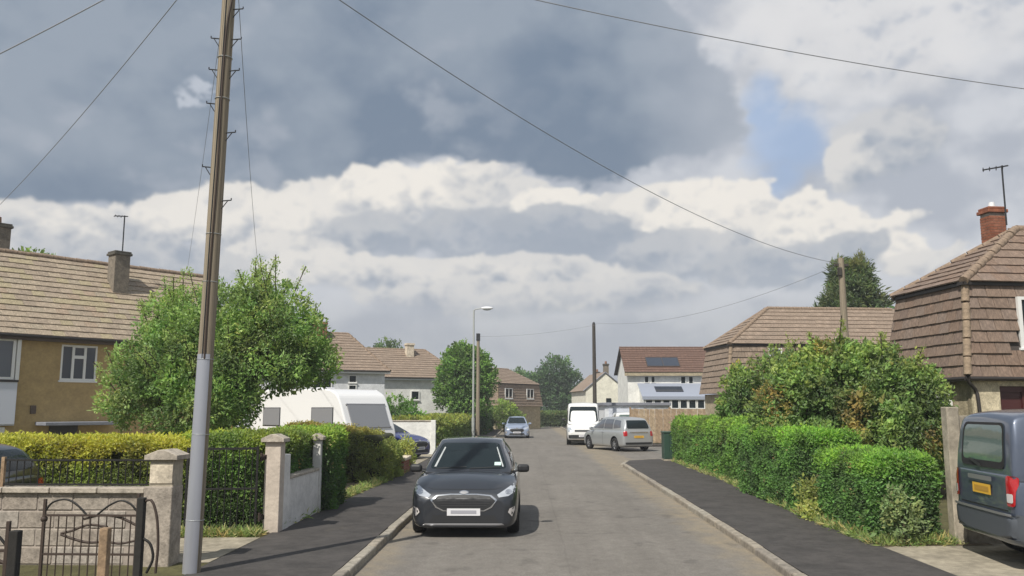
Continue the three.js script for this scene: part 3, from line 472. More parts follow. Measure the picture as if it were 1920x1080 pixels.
// a clipped hedge: [x0, x1, y1, z0, z1], lumpy faces, fresh growth on top
function hedge(label, [x0, x1, y1, z0, z1], { n, geos = SP.privet, s = 1, body, top, topDepth = 0.25, lump = 0.06, group, round = 0.12, y0 = 0.1, turn = 0, dip = 0 }) {
  const cx = (x0 + x1) / 2, cz = (z0 + z1) / 2, w = x1 - x0, d = z1 - z0, t = thing('hedge', label, 'hedge', [cx, 0, cz], turn, group), h = y1 - y0, m = 0.13;
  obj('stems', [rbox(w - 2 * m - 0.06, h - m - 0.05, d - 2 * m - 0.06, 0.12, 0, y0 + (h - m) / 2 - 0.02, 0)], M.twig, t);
  const A = [w * d * 1.25, w * h, w * h * 0.35, d * h, d * h], sum = A.reduce((a, b) => a + b);
  foliage(t, 'foliage', geos, n, () => {
    let k = rnd() * sum, f = 0; while (k > A[f]) k -= A[f++];
    const u = rnd(), v = rnd(), nrm = V(0, 0, 0), p = V(0, 0, 0);
    if (f === 0) { p.set((u - 0.5) * w, y1, (v - 0.5) * d); nrm.y = 1; } else if (f < 3) { p.set((u - 0.5) * w, y0 + v * h, f === 1 ? d / 2 : -d / 2); nrm.z = f === 1 ? 1 : -1; } else { p.set(f === 3 ? w / 2 : -w / 2, y0 + v * h, (u - 0.5) * d); nrm.x = f === 3 ? 1 : -1; }
    const ex = Math.max(0, Math.abs(p.x) - w / 2 + round), ey = Math.max(0, p.y - y1 + round), ez = Math.max(0, Math.abs(p.z) - d / 2 + round), l = Math.hypot(ex, ey, ez);
    if (l > round) { const k2 = (l - round) / l; p.x -= Math.sign(p.x) * ex * k2; p.y -= ey * k2; p.z -= Math.sign(p.z) * ez * k2; }
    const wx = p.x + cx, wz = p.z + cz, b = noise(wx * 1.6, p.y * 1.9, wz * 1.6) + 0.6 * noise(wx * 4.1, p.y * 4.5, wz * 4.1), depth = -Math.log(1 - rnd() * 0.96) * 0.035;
    p.addScaledVector(nrm, b * lump - depth); p.y -= dip * Math.max(0, p.x / w + 0.5) ** 2;
    const big = noise(wx * 0.8 + 9, p.y * 1.3, wz * 0.8), thin = noise(wx * 3.1 + 5, p.y * 3.3, wz * 3.1); if (f > 0 && thin + (p.y < y0 + 0.25 ? -0.25 : 0) < -0.42) return null;
    if (rnd() < 0.015) p.addScaledVector(nrm, rr(0.03, 0.09));
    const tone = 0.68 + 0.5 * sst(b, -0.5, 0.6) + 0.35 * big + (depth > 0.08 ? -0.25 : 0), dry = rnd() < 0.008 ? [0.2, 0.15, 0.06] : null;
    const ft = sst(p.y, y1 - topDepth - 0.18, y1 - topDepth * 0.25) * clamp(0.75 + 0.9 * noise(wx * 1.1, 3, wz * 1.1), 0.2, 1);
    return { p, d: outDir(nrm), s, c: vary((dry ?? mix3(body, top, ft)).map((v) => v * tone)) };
  });
  return t;
}
const G1 = [0.065, 0.135, 0.022], G2 = [0.05, 0.105, 0.02], Y1 = [0.36, 0.34, 0.03], Y2 = [0.14, 0.22, 0.025], OL = [0.12, 0.145, 0.03];
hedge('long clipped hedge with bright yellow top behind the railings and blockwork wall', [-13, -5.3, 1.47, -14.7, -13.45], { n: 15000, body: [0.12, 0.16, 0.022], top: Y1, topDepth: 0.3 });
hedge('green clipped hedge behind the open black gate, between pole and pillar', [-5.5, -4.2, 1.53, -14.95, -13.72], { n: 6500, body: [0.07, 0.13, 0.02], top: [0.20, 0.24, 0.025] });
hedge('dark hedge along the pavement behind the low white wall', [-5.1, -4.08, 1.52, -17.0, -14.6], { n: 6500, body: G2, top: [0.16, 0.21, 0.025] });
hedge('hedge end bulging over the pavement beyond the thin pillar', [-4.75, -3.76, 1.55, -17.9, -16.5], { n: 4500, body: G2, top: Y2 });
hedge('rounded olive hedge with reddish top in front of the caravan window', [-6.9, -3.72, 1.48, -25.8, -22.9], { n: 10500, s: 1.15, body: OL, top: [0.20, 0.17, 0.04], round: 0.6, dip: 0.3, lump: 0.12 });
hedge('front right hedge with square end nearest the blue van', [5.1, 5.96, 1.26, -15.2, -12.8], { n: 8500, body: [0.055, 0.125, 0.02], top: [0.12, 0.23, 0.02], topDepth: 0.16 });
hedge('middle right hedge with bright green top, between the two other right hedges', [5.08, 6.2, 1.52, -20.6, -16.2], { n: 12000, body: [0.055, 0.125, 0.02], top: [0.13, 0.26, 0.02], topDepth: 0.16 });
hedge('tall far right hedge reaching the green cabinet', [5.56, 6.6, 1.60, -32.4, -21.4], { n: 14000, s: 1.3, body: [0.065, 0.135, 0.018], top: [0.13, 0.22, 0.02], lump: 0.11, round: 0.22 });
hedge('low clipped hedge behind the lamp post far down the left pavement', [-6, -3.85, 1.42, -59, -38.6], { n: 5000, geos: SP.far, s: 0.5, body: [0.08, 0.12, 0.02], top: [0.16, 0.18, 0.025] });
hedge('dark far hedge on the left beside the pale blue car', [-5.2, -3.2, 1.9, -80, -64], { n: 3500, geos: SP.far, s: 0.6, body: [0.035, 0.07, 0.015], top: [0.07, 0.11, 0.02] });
hedge('far green hedge on the right of the end of the road', [1.6, 5.5, 1.5, -96.5, -94.8], { n: 1200, geos: SP.far, s: 0.6, body: [0.06, 0.09, 0.03], top: [0.08, 0.12, 0.03] });

// trees: lobes [x, y, z, rx, ry, rz] round the tree's base, leaf sprigs in their outer shells
function tree(name, label, category, pos, lobes, { n, geos, s, col, tips, trunkR = 0.09, trunkH = 1.6, shoots = 0, shell = 0.55, flush, gap = 0.0, limbs = 9 }) {
  const t = thing(name, label, category, pos), vol = lobes.map((l) => Math.pow(l[3] * l[4] * l[5], 0.67)), sum = vol.reduce((a, b) => a + b);
  const wood = [tube([[0, -0.1, 0], [0.03, trunkH * 0.5, 0.02], [0, trunkH, 0]], trunkR, 6, 8)];
  for (let i = 0; i < limbs; i++) { const l = lobes[i % lobes.length], a = rr(0, 6.28); wood.push(tube([[0, trunkH * rr(0.5, 0.95), 0], [l[0] * 0.4 + rr(-0.2, 0.2), (trunkH + l[1]) / 2, l[2] * 0.4], [l[0] + Math.cos(a) * l[3] * 0.5, l[1] + l[4] * rr(-0.1, 0.5), l[2] + Math.sin(a) * l[5] * 0.5]], trunkR * rr(0.25, 0.42), 8, 5)); }
  const stems = [];
  for (let i = 0; i < shoots; i++) { const l = lobes[Math.floor(rnd() * lobes.length)], a = rr(0, 6.28), b = rr(0.1, 0.9), base = V(l[0] + Math.cos(a) * l[3] * b, l[1] + l[4] * Math.sqrt(1 - b * b) * 0.85, l[2] + Math.sin(a) * l[5] * b), dir = V(rr(-0.35, 0.35) + Math.cos(a) * b * 0.6, 1, rr(-0.35, 0.35) + Math.sin(a) * b * 0.6).normalize(), len = rr(0.35, 0.95); stems.push([base, dir, len]); wood.push(tube([base.clone().addScaledVector(dir, -0.5).toArray(), base.toArray(), base.clone().addScaledVector(dir, len).toArray()], 0.012, 4, 4)); }
  obj('trunk', wood, M.bark, t);
  const ns = shoots * 14;
  foliage(t, 'crown', geos, n, (i) => {
    if (i < ns) { const [b, d, l] = stems[i % stems.length], k = rnd(), p = b.clone().addScaledVector(d, k * l).add(V(rr(-1, 1), rr(-1, 1), rr(-1, 1)).multiplyScalar(0.10 * (1.25 - k) * Math.max(1, l))); return { p, d: V(d.x + rr(-0.7, 0.7), d.y, d.z + rr(-0.7, 0.7)), s: s * (0.8 - 0.3 * k), c: vary(tips) }; }
    let k = rnd() * sum, f = 0; while (k > vol[f]) k -= vol[f++];
    const l = lobes[f], d = V(rr(-1, 1), rr(-1, 1), rr(-1, 1)); if (d.lengthSq() > 1 || d.lengthSq() < 0.01) return null; d.normalize();
    const r = 1 - shell * Math.pow(rnd(), 1.6), w = V(d.x * l[3] * r + l[0], d.y * l[4] * r + l[1], d.z * l[5] * r + l[2]);
    const b = noise((w.x + pos[0]) * 1.7, w.y * 1.7, (w.z + pos[2]) * 1.7) + 0.5 * noise((w.x + pos[0]) * 4, w.y * 4, (w.z + pos[2]) * 4);
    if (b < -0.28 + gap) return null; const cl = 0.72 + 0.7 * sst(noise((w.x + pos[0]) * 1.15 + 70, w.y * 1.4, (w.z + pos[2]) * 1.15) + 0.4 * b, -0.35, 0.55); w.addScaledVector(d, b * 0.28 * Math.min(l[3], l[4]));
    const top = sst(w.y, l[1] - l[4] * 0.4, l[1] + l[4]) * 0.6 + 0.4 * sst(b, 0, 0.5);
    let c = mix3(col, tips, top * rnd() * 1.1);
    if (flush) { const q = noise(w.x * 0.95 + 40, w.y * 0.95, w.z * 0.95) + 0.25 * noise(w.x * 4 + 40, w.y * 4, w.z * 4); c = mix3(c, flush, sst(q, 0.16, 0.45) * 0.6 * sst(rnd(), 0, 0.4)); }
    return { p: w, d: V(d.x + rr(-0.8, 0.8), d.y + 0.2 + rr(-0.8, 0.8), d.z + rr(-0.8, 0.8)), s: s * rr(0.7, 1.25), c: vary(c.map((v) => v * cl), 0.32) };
  });
  return t;
}
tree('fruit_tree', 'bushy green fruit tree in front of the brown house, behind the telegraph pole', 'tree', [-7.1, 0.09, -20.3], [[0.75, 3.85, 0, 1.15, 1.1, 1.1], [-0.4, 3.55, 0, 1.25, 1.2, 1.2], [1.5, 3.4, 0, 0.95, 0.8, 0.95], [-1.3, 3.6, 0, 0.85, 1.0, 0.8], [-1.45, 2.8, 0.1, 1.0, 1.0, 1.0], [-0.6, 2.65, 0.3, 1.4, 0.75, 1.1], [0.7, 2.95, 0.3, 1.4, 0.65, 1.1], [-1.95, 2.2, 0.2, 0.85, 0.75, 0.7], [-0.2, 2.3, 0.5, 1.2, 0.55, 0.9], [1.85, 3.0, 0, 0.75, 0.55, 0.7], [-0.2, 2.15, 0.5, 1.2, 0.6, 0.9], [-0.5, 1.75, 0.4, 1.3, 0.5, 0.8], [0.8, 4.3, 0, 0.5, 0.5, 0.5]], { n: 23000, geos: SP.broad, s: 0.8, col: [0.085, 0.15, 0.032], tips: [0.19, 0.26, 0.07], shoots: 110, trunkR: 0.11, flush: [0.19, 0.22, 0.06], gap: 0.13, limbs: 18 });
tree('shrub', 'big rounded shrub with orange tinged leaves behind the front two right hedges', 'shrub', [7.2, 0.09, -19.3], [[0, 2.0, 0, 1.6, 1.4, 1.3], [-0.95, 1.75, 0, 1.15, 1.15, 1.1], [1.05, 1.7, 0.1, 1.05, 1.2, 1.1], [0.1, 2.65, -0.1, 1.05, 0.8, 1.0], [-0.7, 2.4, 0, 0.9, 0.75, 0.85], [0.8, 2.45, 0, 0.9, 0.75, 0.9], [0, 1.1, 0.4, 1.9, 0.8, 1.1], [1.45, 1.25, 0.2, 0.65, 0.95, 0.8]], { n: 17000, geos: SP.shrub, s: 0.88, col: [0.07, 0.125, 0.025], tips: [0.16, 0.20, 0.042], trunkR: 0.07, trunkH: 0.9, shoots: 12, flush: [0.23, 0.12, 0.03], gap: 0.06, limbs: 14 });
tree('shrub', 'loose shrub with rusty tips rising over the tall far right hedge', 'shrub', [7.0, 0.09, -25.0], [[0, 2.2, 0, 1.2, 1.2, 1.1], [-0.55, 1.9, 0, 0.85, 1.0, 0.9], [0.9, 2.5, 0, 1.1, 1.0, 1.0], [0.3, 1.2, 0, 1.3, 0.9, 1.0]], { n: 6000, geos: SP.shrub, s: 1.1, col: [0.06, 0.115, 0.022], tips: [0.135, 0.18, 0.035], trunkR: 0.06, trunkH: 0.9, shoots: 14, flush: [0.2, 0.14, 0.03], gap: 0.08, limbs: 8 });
tree('conifer', 'tall dark bushy conifer rising behind the hipped roof on the right', 'tree', [18.4, 0, -48], [[0.0, 7.79, 0.0, 1.14, 1.84, 1.3], [-0.79, 7.03, 0.0, 1.06, 1.56, 1.2], [0.79, 6.84, 0.0, 1.14, 1.66, 1.3], [-0.35, 9.31, 0.0, 0.62, 1.01, 0.8], [0.53, 9.12, 0.0, 0.7, 1.01, 0.8], [0.0, 5.7, 0.0, 1.85, 1.47, 1.8], [-1.14, 5.89, 0.0, 0.88, 0.92, 1.0], [1.23, 5.89, 0.1, 0.88, 0.92, 1.0], [0.0, 4.18, 0.0, 1.94, 1.66, 2.0]], { n: 9000, geos: SP.needle, s: 1.0, col: [0.03, 0.06, 0.015], tips: [0.10, 0.11, 0.03], trunkR: 0.22, trunkH: 5.5, shoots: 20, gap: 0.06 });
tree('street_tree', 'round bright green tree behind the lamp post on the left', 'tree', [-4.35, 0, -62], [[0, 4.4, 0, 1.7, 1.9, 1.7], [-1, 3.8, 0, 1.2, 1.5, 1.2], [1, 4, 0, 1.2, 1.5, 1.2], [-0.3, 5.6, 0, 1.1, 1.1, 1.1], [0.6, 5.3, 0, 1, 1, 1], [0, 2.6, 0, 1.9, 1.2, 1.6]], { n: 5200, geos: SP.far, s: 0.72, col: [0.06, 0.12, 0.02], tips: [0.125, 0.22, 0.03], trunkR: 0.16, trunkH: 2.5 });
tree('bush', 'small green bush beside the front of the caravan', 'bush', [-6.4, 0.09, -43], [[0, 1.4, 0, 1, 1.1, 0.9], [-0.7, 1.1, 0, 0.8, 0.9, 0.8], [0.9, 1.0, 0, 0.8, 0.8, 0.8]], { n: 1800, geos: SP.far, s: 0.5, col: [0.05, 0.11, 0.02], tips: [0.11, 0.2, 0.03], trunkR: 0.06, trunkH: 0.6 });
tree('bush', 'light green bush behind the pale blue car far down the road', 'bush', [-1.9, 0, -76], [[0, 1.5, 0, 1.1, 1.2, 1], [0.9, 1.1, 0, 0.9, 0.8, 0.8]], { n: 1300, geos: SP.far, s: 0.55, col: [0.09, 0.14, 0.025], tips: [0.16, 0.23, 0.035], trunkR: 0.06, trunkH: 0.6 });
tree('broadleaf_tree', 'tall dark green tree in the middle at the end of the street', 'tree', [4.6, 0, -130], [[0, 7, 0, 2.4, 2.9, 2.4], [-1.9, 5.5, 0, 2.2, 2.5, 2.2], [2, 5.3, 0, 2, 2.7, 2], [0, 3.2, 0, 3.3, 2.6, 2.6], [-4, 4.6, 0, 2.2, 2.4, 2], [2.9, 3, 0, 1.9, 2, 1.8]], { n: 5200, geos: SP.far, s: 1.25, col: [0.028, 0.062, 0.02], tips: [0.07, 0.125, 0.035], trunkR: 0.3, trunkH: 3 });
tree('broadleaf_tree', 'lighter green spreading tree left of the tall dark tree at the end of the street', 'tree', [-1.2, 0, -140], [[0, 5.8, 0, 2.6, 2.4, 2.4], [-2.6, 5.4, 0, 2.4, 2.2, 2.2], [2.2, 5.2, 0, 2.4, 2, 2], [-4.5, 4.6, 0, 2, 2, 2]], { n: 3200, geos: SP.far, s: 1.3, col: [0.05, 0.095, 0.03], tips: [0.10, 0.16, 0.04], trunkR: 0.3, trunkH: 3 });
tree('broadleaf_tree', 'tree top showing over the ridge beside the left chimney of the brown house', 'tree', [-27.2, 0, -46], [[0, 8.6, 0, 1.8, 1.9, 1.6], [1.4, 8.2, 0, 1.3, 1.5, 1.3], [-1.5, 8.0, 0, 1.4, 1.6, 1.4]], { n: 2200, geos: SP.far, s: 0.8, col: [0.06, 0.11, 0.02], tips: [0.13, 0.18, 0.03], trunkR: 0.25, trunkH: 6 });
tree('broadleaf_tree', 'dark tree top peeping over the roofs of the white houses', 'tree', [-14.4, 0, -90], [[0, 7.4, 0, 1.9, 1.6, 1.6], [-1.4, 7.1, 0, 1.4, 1.3, 1.3], [1.2, 7.0, 0, 1.4, 1.2, 1.3]], { n: 1400, geos: SP.far, s: 0.9, col: [0.04, 0.08, 0.02], tips: [0.09, 0.13, 0.03], trunkR: 0.25, trunkH: 6 });
tree('weed', 'pale leggy weed growing at the corner of the front right hedge', 'plant', [5.32, 0.1, -12.5], [[0, 0.35, 0, 0.2, 0.3, 0.15], [0.15, 0.2, 0.05, 0.22, 0.18, 0.15], [-0.12, 0.55, 0, 0.1, 0.22, 0.1]], { n: 260, geos: SP.privet, s: 1.2, col: [0.13, 0.19, 0.06], tips: [0.24, 0.27, 0.12], trunkR: 0.012, trunkH: 0.4, limbs: 5 });
tree('weed', 'yellow green bush in the gap between the middle and front right hedges', 'plant', [5.2, 0.1, -15.75], [[0, 0.3, 0, 0.3, 0.32, 0.3], [0.15, 0.42, 0, 0.25, 0.3, 0.25], [-0.1, 0.15, 0.4, 0.2, 0.15, 0.3]], { n: 520, geos: SP.privet, s: 1.25, col: [0.17, 0.21, 0.04], tips: [0.28, 0.28, 0.07], trunkR: 0.012, trunkH: 0.3, limbs: 5 });
tree('weed', 'yellow green potted looking plant at the end of the low brick wall', 'plant', [-3.85, 0.1, -27.2], [[0, 0.4, 0, 0.3, 0.42, 0.3], [0.1, 0.7, 0, 0.2, 0.3, 0.2]], { n: 420, geos: SP.privet, s: 1.4, col: [0.16, 0.19, 0.04], tips: [0.3, 0.3, 0.08], trunkR: 0.012, trunkH: 0.3, limbs: 5 });
// dry grass along wall and hedge feet
{
  const t = thing('grass', 'tufts of dry yellow green grass along the feet of hedges and walls', 'grass'); t.userData.kind = 'stuff';
  const runs = [[-5.6, -13.1, -4.02, -13.3, 260], [-4.0, -14, -3.98, -16.3, 90], [-3.98, -18, -3.8, -22.8, 380], [4.98, -12.6, 5.02, -16, 260], [5.05, -16, 5.4, -24, 330], [5.02, -12.55, 6.2, -12.65, 160], [5.4, -24, 5.46, -32, 200], [-3.7, -25.5, -3.7, -27.6, 60]];
  for (const [a, b, c, d, n] of runs) foliage(t, 'blades', SP.blade, n, () => { const k = rnd(); return { p: V(a + (c - a) * k + rr(-0.09, 0.09), 0.1, b + (d - b) * k + rr(-0.12, 0.12)), d: V(rr(-0.3, 0.3), 1, rr(-0.3, 0.3)), s: rr(0.5, 1.1), c: vary(rnd() < 0.4 ? [0.26, 0.23, 0.09] : [0.12, 0.17, 0.04]) }; });
}

// ---------------------------------------------------------------- walls, pillars and gates on the left
{
  const t = thing('boundary_wall', 'pinkish concrete block wall with pale coping under the black railings', 'wall', [0, 0, -10.9]);
  obj('core', [box(6.4, 0.96, 0.15, -7.9, 0.47, -0.005)], M.mortar, t);
  const g = [0, 1, 2].map((i) => planarUV(rbox(0.435, 0.205, 0.16, 0.012, 0, 0, 0, 0, 0, 0, 1)));
  for (let k = 0; k < 4; k++) for (let i = 0; i < 15; i++) { const x = -11 + i * 0.447 + (k % 2 ? 0.22 : 0); if (x > -4.95) continue; const m = new THREE.Mesh(g[i % 3], M.block[Math.floor(rnd() * 3)]); m.name = 'block'; m.position.set(x, 0.1 + 0.105 + k * 0.217, rr(-0.004, 0.004)); m.rotation.z = rr(-0.006, 0.006); t.add(m); }
  const c = [0, 1].map(() => planarUV(rbox(0.59, 0.07, 0.26, 0.014)));
  for (let i = 0; i < 11; i++) { const m = new THREE.Mesh(c[i % 2], M.coping); m.name = 'coping_stone'; m.position.set(-11 + i * 0.597, 0.997 + rr(-0.003, 0.003), 0); m.rotation.y = rr(-0.006, 0.006); if (m.position.x < -4.9) t.add(m); }
}
{
  const t = thing('railing', 'black iron railings standing on the coping of the block wall', 'railing', [0, 1.03, -10.9]);
  obj('rail', [box(1.86, 0.022, 0.03, -5.66, 0.33, 0), box(1.86, 0.02, 0.03, -5.66, 0.03, 0)], M.iron, t);
  for (let i = 0; i < 20; i++) obj('bar', cyl(0.0075, 0.0075, 0.3, -6.52 + i * 0.0925, 0.18, 0, 7), M.iron, t);
  obj('post', rbox(0.045, 0.4, 0.045, 0.006, -6.6, 0.17, 0), M.post, t);
}
function pillar(label, [x, z], w, h, mat, extra) {
  const t = thing('gate_pillar', label, 'pillar', [x, 0.05, z]);
  obj('shaft', rbox(w, h, w, 0.012, 0, h / 2, 0), mat, t);
  const cap = extrude([[-w / 2 - 0.05, 0], [w / 2 + 0.05, 0], [w / 2 + 0.05, 0.045], [w * 0.12, 0.11], [-w * 0.12, 0.11], [-w / 2 - 0.05, 0.045]], w + 0.1, [], 0.006);
  obj('cap', cap.translate(0, h, -w / 2 - 0.05), M.coping, t);
  if (extra) extra(t);
  return t;
}
pillar('stout gate pillar with cream painted top face beside the metal sheathed pole', [-4.52, -10.9], 0.30, 1.33, M.concrete, (t) => { obj('painted_face', rbox(0.285, 0.25, 0.02, 0.006, 0, 1.16, 0.152), M.cream, t).userData.label = 'cream painted face'; obj('plinth', rbox(0.36, 1.0, 0.34, 0.02, -0.02, 0.50, 0.01), M.block[0], t); });
pillar('pinkish gate pillar with iron hinges at the near end of the white wall', [-3.98, -13.75], 0.25, 1.44, M.pinkRender, (t) => { for (const y of [0.28, 1.2]) obj('hinge', [rbox(0.09, 0.09, 0.05, 0.01, -0.13, y, 0.1), cyl(0.025, 0.025, 0.13, -0.18, y, 0.12, 8)], M.rust, t); });
pillar('thin whitish pillar at the far end of the low white wall', [-3.93, -16.35], 0.15, 1.38, M.whiteWall);
{
  const t = thing('boundary_wall', 'low white rendered wall with a step between the two pillars', 'wall', [-3.95, 0.05, -13.9]);
  obj('wall', [rbox(0.16, 0.82, 2.3, 0.015, 0, 0.41, -1.2), rbox(0.17, 1.22, 0.36, 0.015, 0.01, 0.61, -0.14)], M.whiteWall, t);
  obj('coping', [rbox(0.2, 0.05, 2.0, 0.012, 0, 0.84, -1.34)], M.coping, t);
}
{
  const t = thing('boundary_wall', 'low red brick wall with pale top stones near the caravan', 'wall', [-3.72, 0.08, -26.8]);
  obj('wall', box(0.21, 0.36, 1.9, 0, 0.18, 0), M.mortar, t);
  const g = tileGeos(0.212, 0.064, 0.226);
  for (let k = 0; k < 5; k++) for (let i = 0; i < 9; i++) { const m = new THREE.Mesh(g[i % 3], rnd() < 0.5 ? M.brick : M.brickB); m.name = 'brick'; m.rotation.y = QUARTER; m.position.set(0.0, 0.05 + k * 0.075, -0.86 + i * 0.224 - (k % 2 ? 0.1 : 0)); t.add(m); }
  for (let i = 0; i < 5; i++) obj('coping_stone', rbox(0.3, 0.09 + rr(0, 0.05), 0.36, 0.03, 0, 0.43, -0.8 + i * 0.4), M.cream, t);
}
{
  const t = thing('boundary_wall', 'plain white panel wall beside the dark blue car', 'wall', [-5.3, 0.05, -37.0]);
  obj('wall', [rbox(2.7, 1.42, 0.14, 0.01, 0, 0.71, 0), rbox(0.2, 1.48, 0.22, 0.012, 1.36, 0.74, 0)], M.whiteRender, t); obj('coping', rbox(2.9, 0.05, 0.2, 0.01, 0.02, 1.45, 0), M.coping, t);
}
{
  const t = thing('boundary_wall', 'pale concrete wall end between the front right hedge and the blue van', 'wall', [6.2, 0.05, -12.7]);
  obj('post', rbox(0.18, 1.98, 0.18, 0.015, 0, 0.99, 0), M.concrete, t);
  for (let i = 0; i < 4; i++) obj('panel', rbox(2.9, 0.45, 0.07, 0.01, 1.52, 0.25 + i * 0.46, 0), M.concrete, t);
}
function ironGate(label, pos, turn, group) {
  const t = thing('iron_gate', label, 'gate', pos, turn, group), w = 1.04;
  obj('frame', [rbox(0.03, 1.0, 0.03, 0.004, 0.015, 0.55, 0), rbox(0.03, 0.98, 0.03, 0.004, w - 0.015, 0.5, 0), box(w, 0.025, 0.02, w / 2, 0.10, 0), box(w, 0.022, 0.02, w / 2, 0.42, 0), box(w, 0.022, 0.02, w / 2, 0.82, 0)], M.rust, t);
  for (let i = 1; i < 12; i++) obj('bar', cyl(0.007, 0.007, 0.73, i * w / 12, 0.46, 0, 7), M.rust, t);
  obj('scroll', tube([[0.02, 0.86, 0], [0.1, 0.94, 0], [0.2, 0.975, 0], [0.32, 0.93, 0], [0.45, 0.83, 0]], 0.011, 18), M.iron, t);
  obj('scroll', tube([[w - 0.02, 0.86, 0], [w - 0.09, 0.95, 0], [w - 0.24, 0.985, 0], [w - 0.36, 0.93, 0], [w - 0.47, 0.83, 0]], 0.011, 18), M.iron, t);
  obj('scroll', tube([[0.03, 0.72, 0.012], [0.22, 0.80, 0.014], [0.42, 0.82, 0.014], [0.6, 0.78, 0.014]], 0.014, 16), M.rust, t); obj('scroll', tube([[0.34, 0.70, 0.012], [0.55, 0.72, 0.016], [0.72, 0.66, 0.016], [0.84, 0.63, 0.016]], 0.014, 16), M.rust, t);
  obj('scroll', tube([[0.34, 0.55, 0.012], [0.55, 0.54, 0.016], [0.72, 0.58, 0.016], [0.84, 0.62, 0.016]], 0.014, 16), M.rust, t); obj('scroll', tube([[0.03, 0.56, 0.012], [0.2, 0.53, 0.014], [0.34, 0.55, 0.014]], 0.013, 12), M.rust, t);
  obj('knob', new THREE.SphereGeometry(0.036, 12, 8).translate(w - 0.01, 0.78, 0.01), M.rust, t);
  return t;
}
const gate0 = ironGate('rusty iron gate leaf with curled top swung open behind the short wooden post', [-4.1, 0.06, -9.24], Math.PI - 0.02, 'open iron gate leaves on the left');
copyOf(gate0, 'iron gate leaf cut by the left edge of the photo, nearest the camera', [-4.13, 0.06, -6.98], Math.PI + 0.05, 'open iron gate leaves on the left');
{
  const a = thing('gate_post', 'black square gate post beside the stout pillar, hinging the rusty gate', 'post', [-4.07, 0, -9.22], 0, 'black gate posts'); obj('post', rbox(0.075, 1.1, 0.075, 0.01, 0, 0.52, 0), M.blackWood, a); obj('bracket', tube([[0.02, 1.02, 0], [0.1, 1.05, 0.02], [0.17, 0.92, 0.03], [0.21, 0.6, 0.03], [0.2, 0.3, 0.03]], 0.014, 18), M.rust, a); obj('bracket', tube([[0.05, 0.65, 0.02], [0.12, 0.6, 0.02], [0.16, 0.45, 0.02], [0.1, 0.3, 0.02]], 0.014, 14), M.iron, a);
  const b = thing('gate_post', 'black square gate post nearest the camera at lower left', 'post', [-4.07, 0, -6.96], 0, 'black gate posts'); obj('post', rbox(0.075, 1.08, 0.075, 0.01, 0, 0.50, 0), M.blackWood, b);
  const c = thing('wooden_post', 'short weathered wooden post standing in front of the rusty gate', 'post', [-3.97, 0, -8.25]); obj('post', rbox(0.085, 0.92, 0.085, 0.012, 0, 0.43, 0), M.post, c);
}
{
  const t = thing('iron_gate', 'black iron gate folded back against the green hedge by the pinkish pillar', 'gate', [-4.16, 0.12, -13.50], Math.PI + 0.17), w = 1.08;
  obj('frame', [rbox(0.035, 1.3, 0.035, 0.004, 0.02, 0.65, 0), rbox(0.035, 1.28, 0.035, 0.004, w - 0.02, 0.65, 0), box(w, 0.035, 0.025, w / 2, 1.27, 0), box(w, 0.03, 0.025, w / 2, 0.66, 0), box(w, 0.06, 0.03, w / 2, 0.06, 0)], M.iron, t);
  for (let i = 1; i < 11; i++) obj('bar', cyl(0.008, 0.008, 1.2, i * w / 11, 0.66, 0, 7), M.iron, t);
}
{
  const t = thing('utility_cabinet', 'dark green street cabinet at the far end of the right hedge', 'cabinet', [5.36, 0.1, -32.6]);
  obj('body', rbox(0.42, 1.0, 0.62, 0.02, 0, 0.52, 0), M.cabinet, t); obj('top', rbox(0.47, 0.06, 0.67, 0.02, 0, 1.04, 0), M.cabinet, t); obj('plinth', box(0.44, 0.06, 0.64, 0, 0.03, 0), M.concrete, t); for (const x of [-0.1, 0.1]) obj('door', rbox(0.18, 0.86, 0.015, 0.006, x, 0.53, 0.315), M.cabinet, t);
}

// ---------------------------------------------------------------- poles, lamps and wires
{
  const t = thing('telegraph_pole', 'tall wooden telegraph pole with climbing steps and silver metal sheath at its foot', 'pole', [-3.93, 0, -10.35]); t.rotation.z = -0.0145;
  const shaft = new THREE.CylinderGeometry(0.078, 0.098, 8.7, 20, 12); obj('shaft', shaft.translate(0, 4.35, 0), M.poleWood, t, true);
  obj('sheath', [new THREE.CylinderGeometry(0.097, 0.108, 2.66, 20, 1, true, -0.2 - 2.2, 3.3).translate(0, 1.33, 0)], M.galv, t);
  obj('cable', tube([[0.02, 2.6, 0.092], [0.015, 3.6, 0.09], [0.025, 5.0, 0.087], [0.018, 6.2, 0.085], [0.03, 6.9, 0.08], [0.066, 7.3, 0.05], [0.07, 8.4, 0.03]], 0.013, 40), M.rust, t);
  obj('cable', tube([[-0.008, 2.6, 0.094], [-0.01, 4.3, 0.09], [0.0, 6.3, 0.087], [-0.005, 8.4, 0.082]], 0.008, 40), M.cable, t);
  const step = (y, s, l) => obj('step', [bar([s * 0.06, y, 0.02], [s * (0.085 + l), y + 0.012, 0.02], 0.008), bar([s * (0.085 + l), y + 0.012, 0.02], [s * (0.085 + l), y + 0.04, 0.02], 0.007), bar([s * 0.075, y - 0.11, 0.02], [s * (0.085 + l * 0.6), y, 0.02], 0.006)], M.cable, t);
  for (const y of [6.69, 6.27, 5.45, 4.57, 7.1, 7.9]) step(y, 1, 0.115); for (const y of [6.7, 6.28, 5.83, 5.0, 7.5]) step(y, -1, 0.105);
  for (const y of [0.7, 1.7, 2.6]) obj('band', new THREE.TorusGeometry(0.108 - y * 0.003, 0.004, 6, 24).rotateX(QUARTER).translate(0, y, 0), M.steel, t);
  for (const y of [3.55, 4.15, 5.9, 6.45]) obj('band', new THREE.TorusGeometry(0.09, 0.005, 6, 20).rotateX(QUARTER).translate(0, y, 0), M.steel, t);
  obj('bracket', [rbox(0.34, 0.06, 0.06, 0.01, 0, 8.3, 0)], M.cable, t);
}
